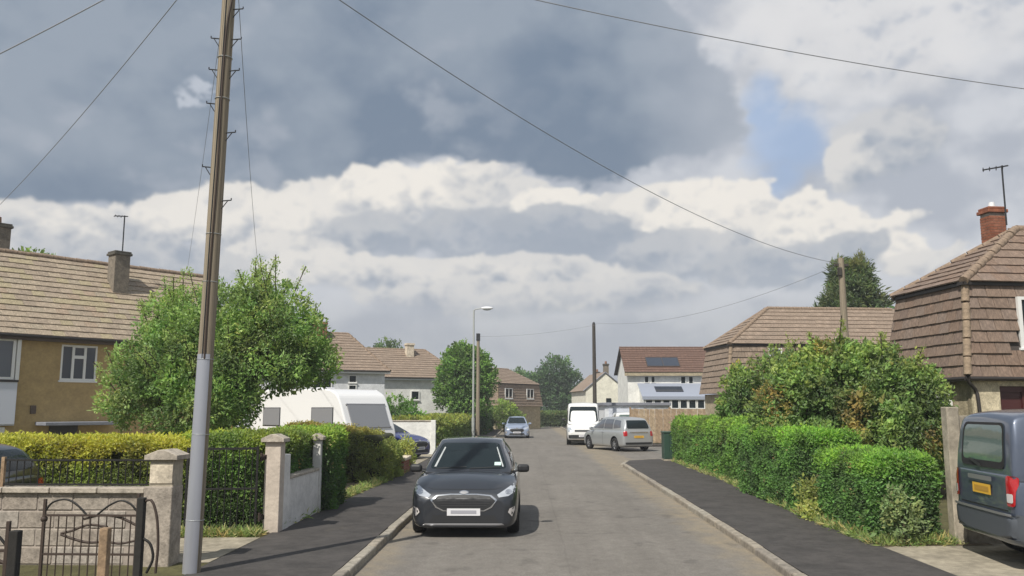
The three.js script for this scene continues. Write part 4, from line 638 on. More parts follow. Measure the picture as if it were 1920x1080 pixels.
const POLE = [-3.80, 8.25, -10.35];
function wire(label, a, b, sag, r) {
  const A = V(...a), B = V(...b), pts = []; for (let i = 0; i <= 24; i++) { const k = i / 24, p = A.clone().lerp(B, k); p.y -= 4 * sag * k * (1 - k); pts.push(p); }
  return tag(obj('overhead_wire', new THREE.TubeGeometry(new THREE.CatmullRomCurve3(pts), 48, r * 0.55, 6), M.wire), label, 'wire');
}
wire('overhead wire sagging from the near pole down to the pole by the conifer', POLE, [11.2, 7.1, -30], 0.82, 0.015);
wire('overhead wire crossing the upper right corner of the sky', POLE, [16, 7.5, -16], 0.5, 0.014);
wire('overhead wire crossing the upper left corner of the sky', POLE, [-12, 4.5, -11], 0.2, 0.014);
wire('overhead wire running down behind the brown house roof at far left', POLE, [-23, 7.5, -32], 0.6, 0.012);
wire('faint wire hanging just right of the near pole', POLE, [-14, 7, -46], 1.4, 0.009);
wire('faint wire hanging just left of the near pole', POLE, [-15, 7.4, -37], 0.3, 0.008);
wire('faint wire from the pole by the conifer to the dark pole down the street', [11.2, 7.1, -30], [4.35, 7.2, -52], 0.7, 0.014);
wire('faint wire crossing the street between the two far poles', [4.35, 7.1, -52], [-3.2, 6.9, -58], 0.2, 0.014);
{
  const t = thing('telegraph_pole', 'weathered telegraph pole in front of the conifer on the right', 'pole', [11.2, 0, -30]); obj('shaft', new THREE.CylinderGeometry(0.105, 0.15, 7.3, 14, 8).translate(0, 3.65, 0), M.poleWood, t, true); obj('cross_arm', rbox(0.5, 0.09, 0.09, 0.01, 0, 7.05, 0), M.poleDark, t); obj('terminal_box', rbox(0.14, 0.3, 0.12, 0.02, -0.1, 6.8, 0.1), M.poleDark, t);
  const u = thing('telegraph_pole', 'plain dark telegraph pole rising behind the white van', 'pole', [4.35, 0, -54]); obj('shaft', new THREE.CylinderGeometry(0.10, 0.14, 7.35, 12, 6).translate(0, 3.67, 0), M.poleDark, u, true); obj('finial', cyl(0.05, 0.11, 0.12, 0, 7.4, 0, 10), M.cable, u);
  const p = thing('telegraph_pole', 'wooden pole with dark box on top just right of the far lamp post', 'pole', [-3.2, 0, -58]); obj('shaft', new THREE.CylinderGeometry(0.10, 0.14, 7.0, 12, 6).translate(0, 3.5, 0), M.poleWood, p, true); obj('terminal_box', rbox(0.26, 0.5, 0.26, 0.03, 0, 6.85, 0), M.cable, p);
}
function lamp(label, pos, h, arm, turn, group) {
  const t = thing('street_lamp', label, 'street lamp', pos, turn, group);
  obj('column', [cyl(0.05, 0.07, h - 1.3, 0, 1.3 + (h - 1.3) / 2, 0, 12), cyl(0.10, 0.10, 1.35, 0, 0.67, 0, 12)], M.lampGrey, t);
  obj('arm', tube([[0, h - 0.2, 0], [0.06, h + 0.02, 0], [0.3, h + 0.08, 0], [arm, h + 0.12, 0]], 0.035, 16), M.lampGrey, t);
  obj('lantern', new THREE.SphereGeometry(0.2, 14, 8).scale(2.0, 0.55, 0.75).translate(arm + 0.3, h + 0.12, 0), M.whiteP, t); obj('lens', new THREE.SphereGeometry(0.16, 12, 6).scale(1.7, 0.5, 0.7).translate(arm + 0.3, h + 0.05, 0), M.lampGlass, t);
  obj('door', rbox(0.1, 0.5, 0.02, 0.005, 0, 0.75, 0.095), M.lampGrey, t);
  return t;
}
const lamp0 = lamp('tall grey street lamp with white lantern on the left, beside the wooden pole', [-3.3, 0.1, -54.5], 8.2, 0.55, 0, 'street lamps');
copyOf(lamp0, 'distant street lamp standing near the end of the street on the right', [4.05, 0.1, -132], 0.4, 'street lamps');

// ---------------------------------------------------------------- vehicles
const evaluator = new Evaluator(); evaluator.attributes = ['position', 'normal']; evaluator.useGroups = true;
const cat = (list, n) => { const out = []; for (let i = 0; i < list.length - 1; i++) for (let k = 0; k < n; k++) { const t = k / n, p0 = list[Math.max(0, i - 1)], p1 = list[i], p2 = list[i + 1], p3 = list[Math.min(list.length - 1, i + 2)]; out.push(p1.map((_, j) => { const d = p2[j] - p1[j], l = i > 0 ? p1[j] - p0[j] : d, r = i < list.length - 2 ? p3[j] - p2[j] : d, m1 = l * d <= 0 ? 0 : 2 * l * d / (l + d), m2 = r * d <= 0 ? 0 : 2 * r * d / (r + d); return p1[j] + t * t * (3 - 2 * t) * d + (t * t * t - 2 * t * t + t) * m1 + (t * t * t - t * t) * m2; })); } out.push(list[list.length - 1]); return out; };
function loft(stations, half, sub = 4, hs = 3) {
  const st = cat(stations, sub), P = [], I = []; let R = 0;
  st.forEach((s) => { const h = cat(half(s), hs), ring = [...h, ...h.slice(1, -1).reverse().map(([x, y, z]) => [-x, y, z])]; R = ring.length; for (const [x, y, dz] of ring) P.push(x, y, s[0] + (dz || 0)); });
  for (let i = 0; i < st.length - 1; i++) for (let j = 0; j < R; j++) { const a = i * R + j, b = i * R + (j + 1) % R, c = a + R, d = b + R; I.push(a, c, b, b, c, d); }
  for (const [i, flip] of [[0, 1], [st.length - 1, 0]]) { let y = 0; for (let j = 0; j < R; j++) y += P[(i * R + j) * 3 + 1] / R; const c = P.length / 3; P.push(0, y, st[i][0]); for (let j = 0; j < R; j++) { const a = i * R + j, b = i * R + (j + 1) % R; flip ? I.push(c, a, b) : I.push(c, b, a); } }
  const g = new THREE.BufferGeometry(); g.setAttribute('position', new THREE.Float32BufferAttribute(P, 3)); g.setIndex(I); g.computeVertexNormals();
  // outward check
  let vol = 0; const q = (k) => V(P[k * 3], P[k * 3 + 1], P[k * 3 + 2]); for (let i = 0; i < I.length; i += 3) vol += q(I[i]).dot(q(I[i + 1]).clone().cross(q(I[i + 2])));
  if (vol < 0) { for (let i = 0; i < I.length; i += 3) [I[i + 1], I[i + 2]] = [I[i + 2], I[i + 1]]; g.setIndex(I); g.computeVertexNormals(); }
  return g;
}
const bodyHalf = ([z, yt, w, yb, c]) => { const h = yt - yb; return [[0, yb], [0.72 * w, yb], [0.90 * w, yb + 0.02], [0.965 * w, yb + 0.09 * h + 0.02], [0.99 * w, yb + 0.32 * h], [w, yb + 0.56 * h], [0.985 * w, yb + 0.80 * h], [0.94 * w, yt - 0.035], [0.82 * w, yt], [0.45 * w, yt + c * 0.75], [0, yt + c]]; };
const cabHalf = (base) => ([z, yt, wt, wb]) => { const k = yt - base - 0.03, f = Math.min(1, k / 0.5), W2 = wb + (wt - wb) * f; return [[0, base], [wb * 0.9, base], [wb, base + 0.03], [wb + (W2 - wb) * 0.45 + 0.012 * f, base + 0.03 + k * 0.5], [W2 + 0.004, base + 0.03 + k * 0.82], [W2 * 0.93, base + 0.03 + k * 0.95], [W2 * 0.6, yt - 0.004], [0, yt + 0.012]]; };
function wheel(r, w, spokes = 9) {
  const g = new THREE.Group(); g.name = 'wheel';
  const prof = [[r * 0.64, -w / 2], [r * 0.93, -w / 2], [r * 0.99, -w / 2 + 0.03], [r, -w / 4], [r, w / 4], [r * 0.99, w / 2 - 0.03], [r * 0.93, w / 2], [r * 0.64, w / 2]].map(([a, b]) => new THREE.Vector2(a, b));
  obj('tyre', new THREE.LatheGeometry(prof, 32).rotateZ(-QUARTER), M.rubber, g);
  const s = [new THREE.LatheGeometry([[r * 0.57, w * 0.2], [r * 0.66, w * 0.42], [r * 0.66, -w * 0.4]].map(([a, b]) => new THREE.Vector2(a, b)), 28).rotateZ(-QUARTER), cyl(r * 0.15, r * 0.17, 0.05, w * 0.33, 0, 0, 12, 0, 0, QUARTER)];
  for (let i = 0; i < spokes; i++) s.push(box(0.028, r * 0.52, 0.045, w * 0.32, r * 0.36, 0).rotateX(i * 6.2832 / spokes));
  obj('rim', s, M.rim, g); obj('brake', cyl(r * 0.6, r * 0.6, 0.03, 0, 0, 0, 18, 0, 0, QUARTER), M.rubber, g);
  return g;
}
const ray = new THREE.Raycaster(), AX = { f: [V(0, 0, 1), (a, b) => V(a, b, 8)], r: [V(0, 0, -1), (a, b) => V(a, b, -8)], R: [V(1, 0, 0), (a, b) => V(8, b, a)], L: [V(-1, 0, 0), (a, b) => V(-8, b, a)], t: [V(0, 1, 0), (a, b) => V(a, 8, b)] };
const bvhs = new Map(), bvhOf = (m) => { if (!bvhs.has(m.geometry)) bvhs.set(m.geometry, new MeshBVH(m.geometry.clone())); return bvhs.get(m.geometry); };
const tess = new TessellateModifier(0.07, 7);
const mir = (p) => p.map(([x, y]) => [-x, y]).reverse();
const oval = (cx, cy, rx, ry, n = 16) => Array.from({ length: n }, (_, i) => [cx + rx * Math.cos(i * 6.2832 / n), cy + ry * Math.sin(i * 6.2832 / n)]);
const soft = (p, r) => { const out = []; p.forEach((b, i) => { const a = p[(i + p.length - 1) % p.length], c = p[(i + 1) % p.length]; const cut = (q) => { const d = Math.hypot(q[0] - b[0], q[1] - b[1]), k = Math.min(r / d, 0.45); return [b[0] + (q[0] - b[0]) * k, b[1] + (q[1] - b[1]) * k]; }; const s = cut(a), e = cut(c); for (const t of [0, 0.33, 0.67, 1]) out.push([(1 - t) * (1 - t) * s[0] + 2 * t * (1 - t) * b[0] + t * t * e[0], (1 - t) * (1 - t) * s[1] + 2 * t * (1 - t) * b[1] + t * t * e[1]]); }); return out; };
// a panel that follows the body: the outline is cast onto the shell from one side
function patch(parent, name, shell, axis, pts, mat, off = 0.006, holes = []) {
  const [dir, from] = AX[axis]; let g = new THREE.ShapeGeometry(shape(pts, holes)).toNonIndexed(); g = tess.modify(g);
  const p = g.attributes.position, hit = [], miss = [];
  for (let i = 0; i < p.count; i++) { ray.set(from(p.getX(i), p.getY(i)), dir.clone().negate()); let h = null; for (const m of shell) { const k = bvhOf(m).raycastFirst(ray.ray, THREE.DoubleSide); if (k && (!h || k.distance < h.distance)) h = k; } if (h) { const q = h.point.clone().addScaledVector(dir, off); hit.push(q); p.setXYZ(i, q.x, q.y, q.z); } else miss.push([i, from(p.getX(i), p.getY(i))]); }
  if (!hit.length) { console.log('no hit', name); return null; }
  for (const [i, o] of miss) { let b = null, bd = 1e9; for (const q of hit) { const d = o.clone().sub(q); d.addScaledVector(dir, -d.dot(dir)); const l = d.lengthSq(); if (l < bd) { bd = l; b = q; } } p.setXYZ(i, b.x, b.y, b.z); }
  for (const k of Object.keys(g.attributes)) if (k !== 'position') g.deleteAttribute(k);
  g = mergeVertices(g, 1e-4); g.computeVertexNormals();
  let face = 0; const nn = g.attributes.normal; for (let i = 0; i < nn.count; i++) face += nn.getX(i) * dir.x + nn.getY(i) * dir.y + nn.getZ(i) * dir.z;
  if (face < 0) { const I = g.index.array; for (let i = 0; i < I.length; i += 3) [I[i + 1], I[i + 2]] = [I[i + 2], I[i + 1]]; g.computeVertexNormals(); }
  return obj(name, g, mat, parent);
}
function vehicle(name, label, category, pos, turn, spec) {
  const t = thing(name, label, category, pos, turn), { mat, body, cabin, base = 0.9, r = 0.3, tw = 0.2, zf, zr, wx, arch = 0.37 } = spec, both = new THREE.MeshBasicMaterial({ side: THREE.DoubleSide });
  const lower = loft(body, bodyHalf), upper = cabin ? loft(cabin, cabHalf(base)) : null, shell = [new THREE.Mesh(lower, both)]; if (upper) shell.push(new THREE.Mesh(upper, both)); shell.forEach((s) => s.updateMatrixWorld());
  let res = new Brush(lower.clone(), mat); res.updateMatrixWorld();
  for (const z of [zf, zr]) for (const s of [-1, 1]) { const cut = new Brush(new THREE.CylinderGeometry(arch, arch, 0.5, 28).rotateZ(QUARTER).translate(s * (wx + 0.1), r + 0.02, z), M.rubber); cut.updateMatrixWorld(); res = evaluator.evaluate(res, cut, SUBTRACTION); }
  const b = new THREE.Mesh(res.geometry, res.material); b.name = 'body'; planarUV(b.geometry); t.add(b);
  if (upper) obj('cabin', upper, mat, t);
  const w0 = wheel(r, tw, spec.spokes); for (const z of [zf, zr]) for (const s of [-1, 1]) { const w = w0.clone(); w.position.set(s * wx, r, z); w.rotation.y = s > 0 ? 0 : Math.PI; t.add(w); }
  obj('underbody', rbox(wx * 1.7, 0.16, (zf - zr) * 1.15, 0.02, 0, 0.26, (zf + zr) / 2), M.rubber, t);
  const add = (n, ax, pts, m, off, holes) => patch(t, n, shell, ax, pts, m, off, holes);
  spec.parts(t, add);
  if (spec.mirror) for (const s of [-1, 1]) { const [x, y, z] = spec.mirror, m = obj('mirror', [rbox(0.21, 0.135, 0.11, 0.05, s * x, y, z, s * 0.15, 0, 0, 3), bar([s * (x - 0.2), y - 0.06, z + 0.02], [s * x, y - 0.02, z], 0.022)], spec.mirrorMat ?? mat, t); obj('mirror_glass', new THREE.CircleGeometry(0.075, 14).rotateY(Math.PI).scale(1.1, 0.75, 1).translate(s * x, y, z - 0.078), M.chrome, m); }
  return t;
}
const plate = (t, add, ax, y0, y1, mat, mark, off = 0.016) => { const p = add('number_plate', ax, rect(-0.26, y0, 0.26, y1), mat, off); const k = patch(p, 'plate_marks', [p], ax, rect(-0.2, y0 + 0.03, 0.2, y1 - 0.03), mark, 0.003); return p; };

M.trimGrey = std([0.42, 0.44, 0.44], 0.6);
M.bar = std([0.09, 0.09, 0.095], 0.4, { metalness: 0.5 });
// ---- hatchbacks
const HB = [[-2.02, 0.86, 0.58, 0.42, 0.01], [-1.99, 0.93, 0.72, 0.30, 0.015], [-1.9, 0.96, 0.80, 0.22, 0.02], [-1.6, 0.97, 0.855, 0.19, 0.02], [-0.8, 0.955, 0.87, 0.18, 0.02], [0.3, 0.94, 0.87, 0.18, 0.02], [0.95, 0.925, 0.868, 0.18, 0.05], [1.35, 0.885, 0.862, 0.18, 0.06], [1.65, 0.82, 0.85, 0.15, 0.06], [1.85, 0.735, 0.815, 0.15, 0.045], [1.96, 0.665, 0.75, 0.155, 0.03], [2.02, 0.59, 0.62, 0.18, 0.015]];
const HC = [[-1.97, 0.95, 0.5, 0.66], [-1.9, 1.12, 0.54, 0.70], [-1.72, 1.33, 0.56, 0.74], [-1.4, 1.43, 0.575, 0.77], [-0.7, 1.482, 0.585, 0.785], [-0.1, 1.475, 0.585, 0.785], [0.15, 1.43, 0.58, 0.78], [0.5, 1.26, 0.57, 0.77], [0.85, 1.06, 0.56, 0.75], [1.03, 0.95, 0.55, 0.72]];
const GR = [[-0.50, 0.575], [-0.41, 0.645], [-0.2, 0.665], [0.2, 0.665], [0.41, 0.645], [0.50, 0.575], [0.42, 0.485], [0.31, 0.43], [-0.31, 0.43], [-0.42, 0.485]];
function hatch(name, label, pos, turn, mat, o = {}) {
  return vehicle(name, label, 'car', pos, turn, { mat, body: HB, cabin: HC, zf: 1.27, zr: -1.24, wx: 0.765, mirror: [0.93, 0.985, 0.62], mirrorMat: o.mirrorMat, parts(t, add) {
    const ws = add('windscreen', 'f', soft([[-0.66, 1.0], [0.66, 1.0], [0.5, 1.405], [-0.5, 1.405]], 0.07), M.glassDark, 0.006);
    if (o.hero) for (const s of [-1, 1]) patch(ws, 'pillar_trim', [ws], 'f', s < 0 ? [[-0.585, 1.03], [-0.55, 1.03], [-0.435, 1.33], [-0.455, 1.34]] : mir([[-0.60, 1.03], [-0.575, 1.03], [-0.46, 1.33], [-0.475, 1.34]]), M.trimGrey, 0.004);
    if (o.hero) patch(ws, 'sticker', [ws], 'f', rect(0.44, 1.05, 0.55, 1.10), M.sticker, 0.005);
    for (const s of [-1, 1]) { const m = (p) => (s < 0 ? p : mir(p));
      const h = add('headlight', 'f', m([[-0.83, 0.80], [-0.78, 0.815], [-0.66, 0.745], [-0.52, 0.665], [-0.55, 0.625], [-0.70, 0.645], [-0.80, 0.70]]), M.lampGlass, 0.008); patch(h, 'reflector', [h], 'f', m(oval(-0.70, 0.705, 0.05, 0.035)), M.chrome, 0.004);
      const f = add('fog_light', 'f', m(soft([[-0.81, 0.50], [-0.70, 0.475], [-0.67, 0.40], [-0.75, 0.315], [-0.80, 0.35]], 0.03)), M.plastic, 0.006); patch(f, 'lens', [f], 'f', m([[-0.80, 0.485], [-0.72, 0.455], [-0.695, 0.40], [-0.76, 0.33], [-0.80, 0.36]]), M.whiteLens, 0.005);
      const ax = s < 0 ? 'L' : 'R';
      add('side_window', ax, soft([[0.62, 1.01], [0.1, 1.33], [-0.36, 1.385], [-0.40, 1.0]], 0.04), M.glassDark, 0.006); add('side_window', ax, soft([[-0.46, 1.0], [-0.42, 1.385], [-1.1, 1.36], [-1.42, 1.12], [-1.3, 1.0]], 0.04), M.glassDark, 0.006);
      add('door_handle', ax, soft(rect(-0.3, 0.83, -0.12, 0.86), 0.01), mat, 0.03);
      add('tail_light', 'r', m(soft([[-0.76, 0.92], [-0.5, 0.9], [-0.5, 0.74], [-0.74, 0.7]], 0.05)), M.redLens, 0.01);
      add('door_gap', ax, [[-0.40, 0.25], [-0.415, 0.25], [-0.415, 0.93], [-0.40, 0.93]], M.rubber, 0.002); add('door_gap', ax, [[0.70, 0.3], [0.685, 0.3], [0.66, 0.9], [0.675, 0.9]], M.rubber, 0.002);
    }
    const g = add('grille', 'f', GR, M.plastic, 0.007);
    for (const y of [0.50, 0.535, 0.57, 0.605]) patch(g, 'grille_bar', [g], 'f', rect(-0.36 - (y > 0.52 ? 0.05 : 0), y, 0.36 + (y > 0.52 ? 0.05 : 0), y + 0.007), M.bar, 0.004);
    add('grille_trim', 'f', GR.map(([x, y]) => [x * 1.05, y + (y > 0.56 ? 0.016 : -0.014)]), M.chrome, 0.010, [GR]);
    add('lower_intake', 'f', [[-0.55, 0.245], [0.55, 0.245], [0.48, 0.355], [-0.48, 0.355]], M.plastic, 0.006);
    add('lip', 'f', [[-0.64, 0.205], [0.64, 0.205], [0.6, 0.235], [-0.6, 0.235]], M.silverTrim, 0.012);
    const em = add('emblem', 'f', oval(0, 0.70, 0.075, 0.03), M.chrome, 0.014); patch(em, 'emblem_field', [em], 'f', oval(0, 0.70, 0.06, 0.02), M.silverTrim, 0.003);
    plate(t, add, 'f', 0.35, 0.46, M.plateW, M.plateMark); plate(t, add, 'r', 0.58, 0.69, M.plateY, M.plateMarkY);
    add('rear_window', 'r', soft([[-0.52, 1.05], [0.52, 1.05], [0.46, 1.33], [-0.46, 1.33]], 0.06), M.glassDark, 0.008); add('rear_bumper', 'r', rect(-0.6, 0.3, 0.6, 0.48), M.plastic, 0.01);
    for (const s of [-0.45, 0.12]) obj('wiper', bar([s - 0.1, 1.005, 0.99], [s + 0.42, 1.03, 0.965], 0.008), M.plastic, t);
    add('bonnet_gap', 'f', [[-0.63, 0.775], [-0.5, 0.745], [0.5, 0.745], [0.63, 0.775], [0.5, 0.738], [-0.5, 0.738]], M.rubber, 0.002);
  } });
}
hatch('parked_car', 'near black hatchback parked by the left kerb, facing the camera', [-0.97, 0, -15.72], 0.0, paint([0.026, 0.030, 0.038]), { hero: true, mirrorMat: M.plastic });
hatch('parked_car', 'pale blue hatchback facing the camera far down the road', [-0.62, 0, -61.6], 0.02, paint([0.30, 0.36, 0.48]));
hatch('parked_car', 'dark blue car nosing out between the caravan and the white panel wall', [-5.85, 0.098, -34.3], 1.12, paint([0.012, 0.022, 0.17]));
hatch('parked_car', 'dark car tail at the left edge behind the block wall', [-9.1, 0.098, -12.05], -QUARTER, paint([0.015, 0.017, 0.022]));

// ---- silver people carrier
vehicle('parked_car', 'silver people carrier seen from behind at the side road on the right', 'car', [4.53, 0, -43.1], Math.PI + 0.40, { mat: paint([0.42, 0.44, 0.45], { metalness: 0.45 }), base: 0.92, r: 0.315, zf: 1.38, zr: -1.32, wx: 0.78, arch: 0.39, spokes: 6, mirror: [0.97, 1.05, 0.85],
  body: [[-2.17, 0.90, 0.62, 0.42, 0.01], [-2.14, 0.97, 0.76, 0.30, 0.015], [-2.03, 0.99, 0.84, 0.23, 0.02], [-1.6, 1.0, 0.87, 0.2, 0.02], [-0.5, 0.99, 0.88, 0.19, 0.02], [0.8, 0.97, 0.88, 0.19, 0.02], [1.3, 0.95, 0.87, 0.19, 0.05], [1.75, 0.86, 0.85, 0.2, 0.06], [2.0, 0.76, 0.79, 0.22, 0.04], [2.12, 0.66, 0.66, 0.28, 0.02]],
  cabin: [[-2.13, 0.98, 0.56, 0.72], [-2.08, 1.16, 0.58, 0.75], [-1.95, 1.42, 0.60, 0.78], [-1.75, 1.56, 0.62, 0.79], [-1.0, 1.625, 0.63, 0.80], [-0.1, 1.625, 0.63, 0.80], [0.3, 1.57, 0.62, 0.80], [0.75, 1.36, 0.61, 0.79], [1.2, 1.08, 0.6, 0.76], [1.4, 0.96, 0.58, 0.72]],
  parts(t, add) {
    add('windscreen', 'f', soft([[-0.68, 1.03], [0.68, 1.03], [0.55, 1.52], [-0.55, 1.52]], 0.07), M.glassDark); add('rear_window', 'r', soft([[-0.60, 1.08], [0.60, 1.08], [0.54, 1.47], [-0.54, 1.47]], 0.08), M.glassDark, 0.008);
    for (const s of [-1, 1]) { const m = (p) => (s < 0 ? p : mir(p)), ax = s < 0 ? 'L' : 'R'; add('side_window', ax, soft([[0.95, 1.06], [0.32, 1.47], [-0.12, 1.51], [-0.12, 1.06]], 0.05), M.greyGlass); add('side_window', ax, soft([[-0.18, 1.06], [-0.18, 1.51], [-1.0, 1.51], [-1.05, 1.06]], 0.05), M.greyGlass); add('side_window', ax, soft([[-1.12, 1.07], [-1.08, 1.5], [-1.65, 1.45], [-1.8, 1.12]], 0.05), M.greyGlass); add('tail_light', 'r', m(soft([[-0.80, 0.98], [-0.62, 0.96], [-0.62, 0.74], [-0.80, 0.72]], 0.04)), M.redLens, 0.01); add('headlight', 'f', m([[-0.83, 0.84], [-0.6, 0.78], [-0.55, 0.66], [-0.8, 0.66]]), M.lampGlass, 0.008); add('door_handle', ax, soft(rect(-0.25, 0.86, -0.07, 0.89), 0.01), M.silverTrim, 0.02); add('door_gap', ax, [[-0.15, 0.27], [-0.165, 0.27], [-0.165, 0.98], [-0.15, 0.98]], M.rubber, 0.002); }  // side glass coloured lighter to stand in for its grey reflections
    add('tailgate_trim', 'r', rect(-0.5, 0.88, 0.5, 0.93), M.chrome, 0.014); add('rear_bumper', 'r', [[-0.7, 0.34], [0.7, 0.34], [0.72, 0.44], [-0.72, 0.44]], M.plastic, 0.012); plate(t, add, 'r', 0.64, 0.75, M.plateY, M.plateMarkY); plate(t, add, 'f', 0.38, 0.49, M.plateW, M.plateMark); add('grille', 'f', rect(-0.45, 0.56, 0.45, 0.66), M.plastic);
  } });

// ---- small vans
function smallVan(label, pos, turn, mat, o = {}) {
  return vehicle('parked_van', label, 'van', pos, turn, { mat, base: 0.98, r: 0.31, zf: 1.38, zr: -1.30, wx: 0.77, arch: 0.38, spokes: 6, mirror: [0.99, 1.12, 0.85], mirrorMat: M.plastic,
    body: [[-2.05, 1.02, 0.72, 0.36, 0.0], [-2.04, 1.06, 0.80, 0.30, 0.0], [-1.98, 1.07, 0.845, 0.27, 0.0], [-1.6, 1.07, 0.862, 0.22, 0.01], [-0.5, 1.06, 0.866, 0.2, 0.01], [0.7, 1.04, 0.864, 0.2, 0.02], [1.2, 1.0, 0.86, 0.2, 0.04], [1.6, 0.9, 0.84, 0.21, 0.05], [1.9, 0.78, 0.78, 0.23, 0.04], [2.03, 0.66, 0.64, 0.3, 0.02]],
    cabin: [[-2.035, 1.06, 0.72, 0.78], [-2.02, 1.3, 0.735, 0.80], [-1.985, 1.62, 0.74, 0.82], [-1.93, 1.75, 0.74, 0.83], [-1.7, 1.80, 0.745, 0.835], [-0.8, 1.82, 0.75, 0.835], [0.0, 1.80, 0.74, 0.83], [0.35, 1.70, 0.72, 0.82], [0.75, 1.42, 0.7, 0.80], [1.15, 1.12, 0.68, 0.77], [1.3, 1.02, 0.66, 0.74]],
    parts(t, add) {
      add('windscreen', 'f', soft([[-0.68, 1.1], [0.68, 1.1], [0.58, 1.66], [-0.58, 1.66]], 0.08), M.glassDark);
      const rw = add('rear_window', 'r', soft([[-0.62, 1.12], [0.62, 1.12], [0.57, 1.66], [-0.57, 1.66]], 0.10), M.rearGlass, 0.008);
      if (o.near) { patch(rw, 'window_seal', [rw], 'r', soft([[-0.62, 1.12], [0.62, 1.12], [0.57, 1.66], [-0.57, 1.66]], 0.10), M.rubber, 0.003, [soft([[-0.58, 1.2], [0.58, 1.2], [0.535, 1.63], [-0.535, 1.63]], 0.09)]); patch(rw, 'wiper', [rw], 'r', [[-0.03, 1.12], [0.04, 1.12], [0.35, 1.20], [0.34, 1.225], [0.02, 1.16]], M.plastic, 0.02); }
      for (const s of [-1, 1]) { const m = (p) => (s < 0 ? p : mir(p)), ax = s < 0 ? 'L' : 'R';
        add('side_window', ax, soft([[-1.75, 1.16], [-1.72, 1.58], [-0.85, 1.60], [-0.82, 1.16]], 0.09), M.glassDark); add('side_window', ax, soft([[0.85, 1.13], [0.35, 1.55], [-0.05, 1.6], [-0.05, 1.13]], 0.06), M.glassDark); if (!o.plain) add('side_window', ax, soft([[-0.74, 1.16], [-0.74, 1.6], [-0.14, 1.6], [-0.14, 1.16]], 0.06), M.glassDark);
        const tl = add('tail_light', 'r', m(soft([[-0.825, 1.06], [-0.68, 1.06], [-0.68, 0.72], [-0.825, 0.72]], 0.03)), M.redLens, 0.018); patch(tl, 'reverse_lens', [tl], 'r', m(soft([[-0.81, 0.86], [-0.695, 0.86], [-0.695, 0.76], [-0.81, 0.76]], 0.02)), M.whiteLens, 0.006);
        add('side_moulding', ax, rect(-1.0, 0.62, 0.9, 0.72), M.plastic, 0.014); add('headlight', 'f', m([[-0.83, 0.86], [-0.6, 0.84], [-0.58, 0.68], [-0.8, 0.68]]), M.lampGlass, 0.008); add('bumper_corner', ax, [[-2.04, 0.34], [-1.72, 0.34], [-1.72, 0.58], [-2.04, 0.64]], M.bumper, 0.014);
      }
      add('rear_bumper', 'r', soft([[-0.84, 0.35], [0.84, 0.35], [0.85, 0.62], [-0.85, 0.62]], 0.03), M.bumper, 0.035); const bs = add('bumper_trim', 'r', rect(-0.8, 0.605, 0.8, 0.635), M.silverTrim, 0.045);
      add('tailgate_handle', 'r', soft(rect(-0.34, 0.965, 0.34, 1.02), 0.02), M.silverTrim, 0.03); plate(t, add, 'r', 0.80, 0.92, M.plateY, M.plateMarkY, 0.014); plate(t, add, 'f', 0.36, 0.47, M.plateW, M.plateMark); add('grille', 'f', rect(-0.4, 0.58, 0.4, 0.68), M.plastic);
      add('tailgate_gap', 'r', rect(-0.66, 0.655, 0.66, 0.668), M.rubber, 0.004);
    } });
}
M.rearGlass = phys([0.10, 0.15, 0.135], 0.08, { clearcoat: 0.6 }); M.bumper = std([0.075, 0.085, 0.10], 0.5);
smallVan('slate blue van with yellow rear plate parked on the drive at the right edge', [7.98, 0.1, -11.05], QUARTER - 0.10, paint([0.085, 0.105, 0.15], { metalness: 0.35 }), { near: true });
scene.getObjectByName('parked_van').scale.setScalar(1.045);
smallVan('white van tail half hidden behind the silver people carrier', [6.25, 0.0, -54.3], Math.PI, paint([0.74, 0.75, 0.75], { metalness: 0 }), { plain: true });

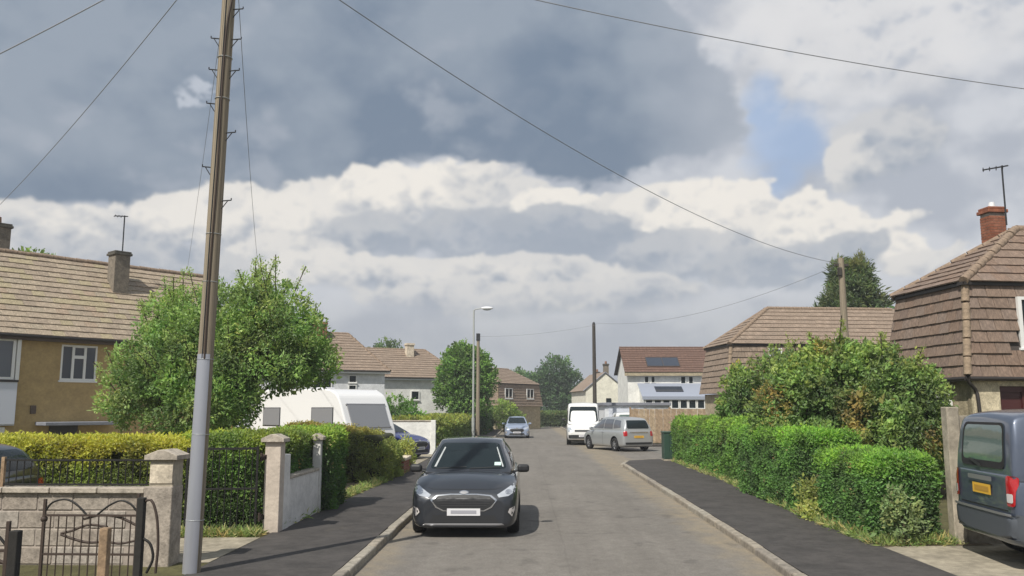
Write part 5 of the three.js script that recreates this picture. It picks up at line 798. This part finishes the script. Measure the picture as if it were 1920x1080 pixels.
// ---- white panel van facing the camera
vehicle('parked_van', 'white panel van facing the camera with the lower part of its windscreen white', 'van', [3.38, 0, -50.6], -0.06, { mat: paint([0.78, 0.78, 0.77], { metalness: 0 }), base: 1.15, r: 0.35, tw: 0.22, zf: 1.55, zr: -1.55, wx: 0.84, arch: 0.42, mirror: [1.12, 1.42, 1.15], mirrorMat: M.plastic,
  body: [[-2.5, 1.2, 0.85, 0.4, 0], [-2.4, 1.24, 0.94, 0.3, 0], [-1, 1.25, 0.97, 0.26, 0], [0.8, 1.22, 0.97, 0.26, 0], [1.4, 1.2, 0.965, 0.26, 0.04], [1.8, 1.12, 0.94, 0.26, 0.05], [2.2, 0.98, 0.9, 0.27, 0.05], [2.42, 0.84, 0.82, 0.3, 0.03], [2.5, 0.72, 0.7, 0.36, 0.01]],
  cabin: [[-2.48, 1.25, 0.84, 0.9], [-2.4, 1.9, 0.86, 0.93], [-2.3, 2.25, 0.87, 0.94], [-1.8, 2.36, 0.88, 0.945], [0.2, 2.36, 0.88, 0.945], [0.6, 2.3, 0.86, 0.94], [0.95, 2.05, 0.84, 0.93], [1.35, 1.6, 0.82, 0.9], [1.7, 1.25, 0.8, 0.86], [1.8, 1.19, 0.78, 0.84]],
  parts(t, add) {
    const ws = add('windscreen', 'f', soft([[-0.84, 1.3], [0.84, 1.3], [0.76, 2.14], [-0.76, 2.14]], 0.1), M.glassDark, 0.008); patch(ws, 'windscreen_white', [ws], 'f', soft([[-0.74, 1.3], [0.74, 1.3], [0.68, 1.9], [-0.68, 1.9]], 0.12), M.white, 0.012);  // white area over the lower part of the windscreen
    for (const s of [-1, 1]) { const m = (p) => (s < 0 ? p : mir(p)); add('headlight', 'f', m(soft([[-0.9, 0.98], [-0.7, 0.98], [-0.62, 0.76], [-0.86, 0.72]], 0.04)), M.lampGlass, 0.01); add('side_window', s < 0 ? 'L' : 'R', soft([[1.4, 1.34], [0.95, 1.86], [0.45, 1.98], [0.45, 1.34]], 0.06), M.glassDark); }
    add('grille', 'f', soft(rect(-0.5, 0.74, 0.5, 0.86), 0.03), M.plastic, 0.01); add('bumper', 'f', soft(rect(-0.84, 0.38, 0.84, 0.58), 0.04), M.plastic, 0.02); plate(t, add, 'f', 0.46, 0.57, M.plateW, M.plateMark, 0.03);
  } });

// ---- caravan
{
  const t = thing('caravan', 'white touring caravan with grey windows parked behind the left hedges', 'caravan', [-7.55, 0.098, -31.8], 0.9);
  const prof = [[-2.8, 0.5], [2.45, 0.5], [2.78, 0.72], [2.82, 0.98], [2.74, 1.25], [2.4, 2.02], [2.2, 2.36], [1.85, 2.53], [1.4, 2.57], [-2.3, 2.57], [-2.66, 2.42], [-2.8, 2.1]];
  obj('body', extrude(soft(prof, 0.12), 2.1, [], 0.05).rotateY(-QUARTER).translate(1.05, 0, 0), phys([0.80, 0.80, 0.80], 0.35, { clearcoat: 0.5 }), t);
  const wm = phys([0.24, 0.245, 0.26], 0.15, { clearcoat: 0.6 });
  const fw = obj('window', rbox(1.72, 0.83, 0.04, 0.018), wm, t); fw.position.set(0, 1.67, 2.63); fw.rotation.x = -0.415; obj('frame', [rbox(1.8, 0.05, 0.05, 0.01, 0, 0.43, 0), rbox(1.8, 0.05, 0.05, 0.01, 0, -0.43, 0)], M.silverTrim, fw);
  for (const s of [-1, 1]) for (const [z, w] of [[1.45, 1.15], [-1.5, 1.0]]) { const k = obj('window', rbox(0.04, 0.62, w, 0.018, s * 1.11, 1.62, z), wm, t); obj('frame', rbox(0.03, 0.68, w + 0.06, 0.012, s * 1.104, 1.62, z), M.plastic, k); }
  obj('door', rbox(0.03, 1.75, 0.62, 0.012, 1.11, 1.45, -0.1), M.whiteP, t); obj('trim', [rbox(0.02, 0.05, 5.1, 0.006, -1.108, 1.05, -0.15), rbox(0.02, 0.05, 5.1, 0.006, 1.108, 1.05, -0.15)], M.silverTrim, t); obj('roof_rail', [rbox(0.04, 0.04, 4.4, 0.01, -1.06, 2.57, -0.35), rbox(0.04, 0.04, 4.4, 0.01, 1.06, 2.57, -0.35)], M.whiteP, t); obj('roof_vent', rbox(0.5, 0.1, 0.5, 0.03, 0, 2.64, 0.2), M.whiteP, t);
  const w0 = wheel(0.32, 0.18, 6); for (const s of [-1, 1]) { const w = w0.clone(); w.position.set(s * 0.98, 0.32, -0.3); w.rotation.y = s > 0 ? 0 : Math.PI; t.add(w); }
  obj('drawbar', [bar([-0.6, 0.42, 2.3], [0, 0.42, 3.6], 0.04), bar([0.6, 0.42, 2.3], [0, 0.42, 3.6], 0.04), bar([0, 0.0, 3.4], [0, 0.75, 3.4], 0.03)], M.steel, t);
}

scene.traverse((o) => { if (o.isMesh) { o.castShadow = true; o.receiveShadow = true; } });
renderer.render(scene, camera);
